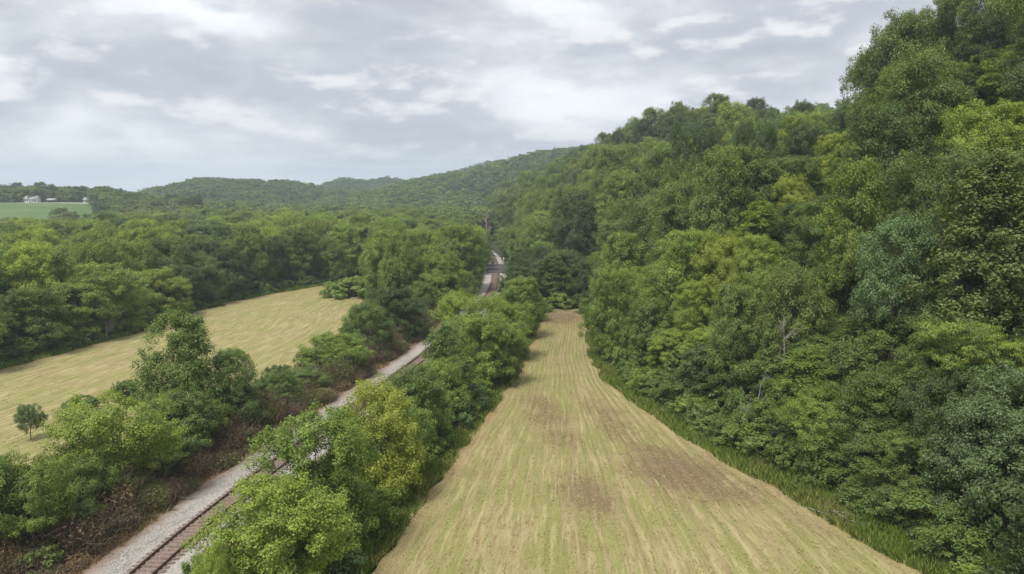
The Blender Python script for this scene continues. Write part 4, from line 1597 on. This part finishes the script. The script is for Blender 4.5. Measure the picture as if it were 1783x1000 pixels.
for (px, y, top, W, mt, lab, sd) in [
    (236, 330, 352, 14, 'rosy_bark', 'rosy bare-limbed tree standing above the valley wood near the barn', 81),
    (300, 345, 350, 12, 'pale_bark', 'grey bare-limbed tree standing above the valley wood', 82),
    (848, 330, 358, 6, 'rosy_bark', 'rosy bare tree where the valley wood meets the hill', 83),
    (1383, 73, 528, 3.4, 'pale_bark', 'pale dead snag rising from the hillside thicket', 84),
    (1330, 71, 640, 2.6, 'pale_bark', 'short pale dead tree below the tall snag', 85),
    (122, 122, 505, 3.0, 'pale_bark', 'pale-trunked thin tree in front of the valley wood', 86),
    (168, 124, 552, 4.0, 'pale_bark', 'broken pale tree with sideways limbs by the shrub bank', 87),
]:
    x = at_col(px, y)
    z = float(land_h(x, y))
    bare_tree('bare_tree', x, y, z, (top_z(top, y) - z) / 0.9, W, M[mt], lab, sd, tr=0.07 + 0.0008 * y)


def sticks(name, px, py, n, ln, spread, mat, label, cat, rise=0.8):
    x, y = ground_at(px, py)
    z = float(land_h(x, y))
    o = add_obj(name, None, None, (x, y, z), label=label, cat=cat)
    g = np.random.default_rng(int(px))
    for i in range(n):
        a = g.normal(2.6, 0.7)
        p = np.array([g.normal(0, spread), g.normal(0, spread * 0.8), g.uniform(0.0, rise * 0.4)])
        d = np.array([math.cos(a), math.sin(a), g.uniform(-0.05, 0.45)]) * ln * g.uniform(0.5, 1.1)
        V, Fq = tube([p - d * 0.5 * [1, 1, 0.1], p + d * 0.1 + g.normal(0, 0.1, 3), p + d * 0.55], [0.055, 0.04, 0.012], 5)
        add_obj('branch', make_mesh('branch', V, [Fq], M[mat], True), o)


sticks('branch_pile', 1495, 905, 26, 3.0, 1.0, 'grey_wood', 'pile of grey dead branches at the edge of the hayfield', 'branches')
sticks('fallen_branch', 318, 868, 6, 3.2, 0.5, 'pale_bark', 'bleached fallen branches caught in the dead brush', 'branches', 2.2)

# ------------------------------------------------------------------ far crossing on the track
sA, sB = np.interp(232, TC[:, 1], arc), np.interp(262, TC[:, 1], arc)
add_obj('track_crossing', ribbon('track_crossing', [-3.4, -3.0, -0.9, -0.6, 0.6, 0.9, 3.6, 4.2], [0.1, 0.40, 0.50, 0.47, 0.47, 0.50, 0.42, 0.1], M['crossing_dark'], sA, sB), kind='structure')
gf = add_obj('guard_fence', None, None, (-9.2, 250, 0.1), label='pale two-rail guard fence beside the dark track crossing', cat='fence')
fp = [(-10.0, 240.0), (-9.2, 250.0), (-9.4, 260.0), (-10.2, 270.0)]
for (x, y) in fp:
    V, Fq = tube([(x + 9.2, y - 250, -0.4), (x + 9.2, y - 250, 1.5)], [0.14, 0.14], 6)
    add_obj('post', make_mesh('post', V, [Fq], M['white_paint']), gf)
for hz in (0.7, 1.3):
    V, Fq = tube([(x + 9.2, y - 250, hz) for x, y in fp], [0.11] * 4, 6)
    add_obj('fence_rail', make_mesh('fence_rail', V, [Fq], M['white_paint']), gf)
mp_ = add_obj('marker_post', None, None, (-3.0, 262, 0.1), label='white marker post beside the far end of the crossing', cat='post')
V, Fq = tube([(0, 0, -0.4), (0, 0, 2.6)], [0.12, 0.12], 8)
add_obj('post', make_mesh('post', V, [Fq], M['white_paint']), mp_)
V, Fq = box(0, -0.14, 1.9, 0.5, 0.05, 0.6)
add_obj('plate', make_mesh('plate', V, [Fq], M['white_paint']), mp_)

# ------------------------------------------------------------------ the farm on its bench
def patch(name, c0, c1, y0, y1, mat, dz, nx=24, ny=16):
    U, W = np.meshgrid(np.linspace(c0, c1, nx), np.linspace(y0, y1, ny))
    X = (U - 891.5) / 1283 * W
    add_obj(name, grid_mesh(name, X, W, flat_h(X, W) + dz, mat), kind='structure')


patch('meadow', -300, 172, 370, 588, M['meadow'], 0.06)
patch('farm_lane', -300, 170, 586, 594, M['lane_gravel'], 0.12)
patch('farm_yard', -300, 172, 593.5, 640, M['meadow'], 0.05)


def gable_house(name, px, y, L, D, wh, rh, wall, roof, label, cat, rot=0.0, windows=3, chimney=False, open_front=False):
    x = at_col(px, y)
    o = add_obj(name, None, None, (x, y, float(flat_h(x, y)) - 0.1), label=label, cat=cat)
    o.rotation_euler = (0, 0, rot)
    l, d = L / 2, D / 2
    V = np.array([[-l, -d, 0], [l, -d, 0], [l, d, 0], [-l, d, 0], [-l, -d, wh], [l, -d, wh], [l, d, wh], [-l, d, wh], [-l, 0, wh + rh], [l, 0, wh + rh]], float)
    add_obj('wall', make_mesh('wall', V, [np.array([[0, 1, 5, 4], [2, 3, 7, 6]]), np.array([[1, 2, 6, 9, 5], [3, 0, 4, 8, 7]])], M[wall]), o)
    e, t = 0.45, 0.16
    zz = wh - rh * e / d
    Vr = np.array([[-l - e, -d - e, zz], [l + e, -d - e, zz], [l + e, 0, wh + rh], [-l - e, 0, wh + rh], [l + e, d + e, zz], [-l - e, d + e, zz]], float)
    Vr = np.concatenate([Vr + [0, 0, 0.05], Vr + [0, 0, 0.05 + t]])
    Fr = np.array([[3, 2, 1, 0], [5, 4, 2, 3], [6, 7, 8, 9], [9, 8, 10, 11], [0, 1, 7, 6], [4, 5, 11, 10], [1, 2, 8, 7], [2, 4, 10, 8], [3, 0, 6, 9], [5, 3, 9, 11]])
    ro = add_obj('roof', make_mesh('roof', Vr, [Fr], M[roof]), o)
    for i in range(windows):
        wx = -l + L * (i + 0.5) / windows
        nm, ww, hh, z0 = ('door', 1.0, 2.0, 0.1) if i == windows // 2 else ('window', 1.1, 1.2, 1.0)
        V, Fq = box(wx, -d - 0.02, z0, ww, 0.08, hh)
        add_obj(nm, make_mesh(nm, V, [Fq], M['window_glass' if nm == 'window' else 'barn_wood']), o)
    if open_front:
        V, Fq = box(0, -d - 0.01, 0.05, L * 0.7, 0.06, wh * 0.85)
        add_obj('doorway', make_mesh('doorway', V, [Fq], M['window_glass']), o)
    if chimney:
        V, Fq = box(-l * 0.2, 0.8, wh, 0.7, 0.7, rh + 4.5)
        add_obj('chimney', make_mesh('chimney', V, [Fq], M['white_paint']), ro)
    return o


gable_house('farmhouse', 56, 600, 9.5, 7, 3.2, 2.2, 'white_paint', 'roof_metal', 'white farmhouse with grey roof and tall chimney above the green meadow', 'house', 0.05, 5, True)
gable_house('shed', 90, 600, 6, 5, 2.2, 1.0, 'barn_wood', 'roof_metal', 'dark open shed with pale metal roof beside the farm lane', 'shed', 0.1, 0, False, True)
gable_house('cottage', 153, 604, 5.5, 5, 2.6, 1.6, 'white_paint', 'roof_metal', 'small white cottage under trees at the end of the farm lane', 'house', -0.1, 3)
gable_house('barn', 250, 470, 7, 9, 7.5, 2.6, 'barn_wood', 'roof_metal', 'brown barn with bright metal roof rising above the valley wood', 'barn', 0.4, 0, False, True)
gable_house('packing_shed', 362, 330, 16, 8, 9.5, 2.0, 'white_paint', 'roof_metal', 'long white building glimpsed through the valley trees', 'building', 0.1, 0)

G_FARM = 'trees around the farm on the bench'
for (px, top, y, w, col, shp) in [(8, 322, 640, 15, DARK, 0), (32, 318, 636, 14, DARK, 1), (-20, 324, 640, 16, DARK, 2), (57, 324, 650, 13, DARK, 0), (72, 317, 634, 13, DARK, 4), (92, 321, 630, 14, DARK, 2), (2, 344, 606, 10, MID, 1),
                                  (112, 328, 628, 15, MID, 0), (128, 330, 622, 15, MID, 2), (147, 333, 618, 6, SILVER, 3), (158, 332, 612, 6, DARK, 6), (172, 334, 600, 12, MID, 1), (187, 326, 590, 15, DARK, 0), (205, 333, 570, 14, DARK, 2),
                                  (226, 336, 560, 14, MID, 1), (178, 352, 500, 13, DARK, 0), (205, 350, 505, 14, DARK, 2), (268, 345, 520, 14, MID, 0), (300, 338, 560, 16, DARK, 1), (325, 343, 500, 15, DARK, 0), (345, 340, 520, 16, DARK, 2), (105, 362, 440, 13, MID, 1), (120, 368, 430, 12, OLIVE, 0), (150, 372, 420, 11, MID, 2)]:
    x = at_col(px, y)
    z = float(flat_h(x, y))
    put('tree', shp, x, y, z, max(5, top_z(top, y) - z), w, jitter(col, 0.08), NAMES[col] + (' tree behind the white farmhouse' if px < 100 else ' tree between farmhouse and cottage' if px < 145 else ' slender tree over the white cottage' if w < 7 else ' tree near the brown barn' if px < 280 and y < 590 else ' tree on the slope below the farm meadow' if y < 445 else ' tree at the edge of the farm'), G_FARM, 'tree')

# ------------------------------------------------------------------ the air
hz, T = new_mat('haze')
out = T.n('ShaderNodeOutputMaterial')
pv = T.n('ShaderNodeVolumePrincipled')
pv.inputs['Color'].default_value = (0.76, 0.87, 1.0, 1)
pv.inputs['Density'].default_value = 0.00026
pv.inputs['Anisotropy'].default_value = 0.2
T.l(pv.outputs[0], out.inputs['Volume'])
V, Fq = box(0, 0, -12, 9400, 9400, 190)
add_obj('haze', make_mesh('haze', V, [Fq], hz), kind='stuff', label='pale blue haze lying over the valley', cat='haze')
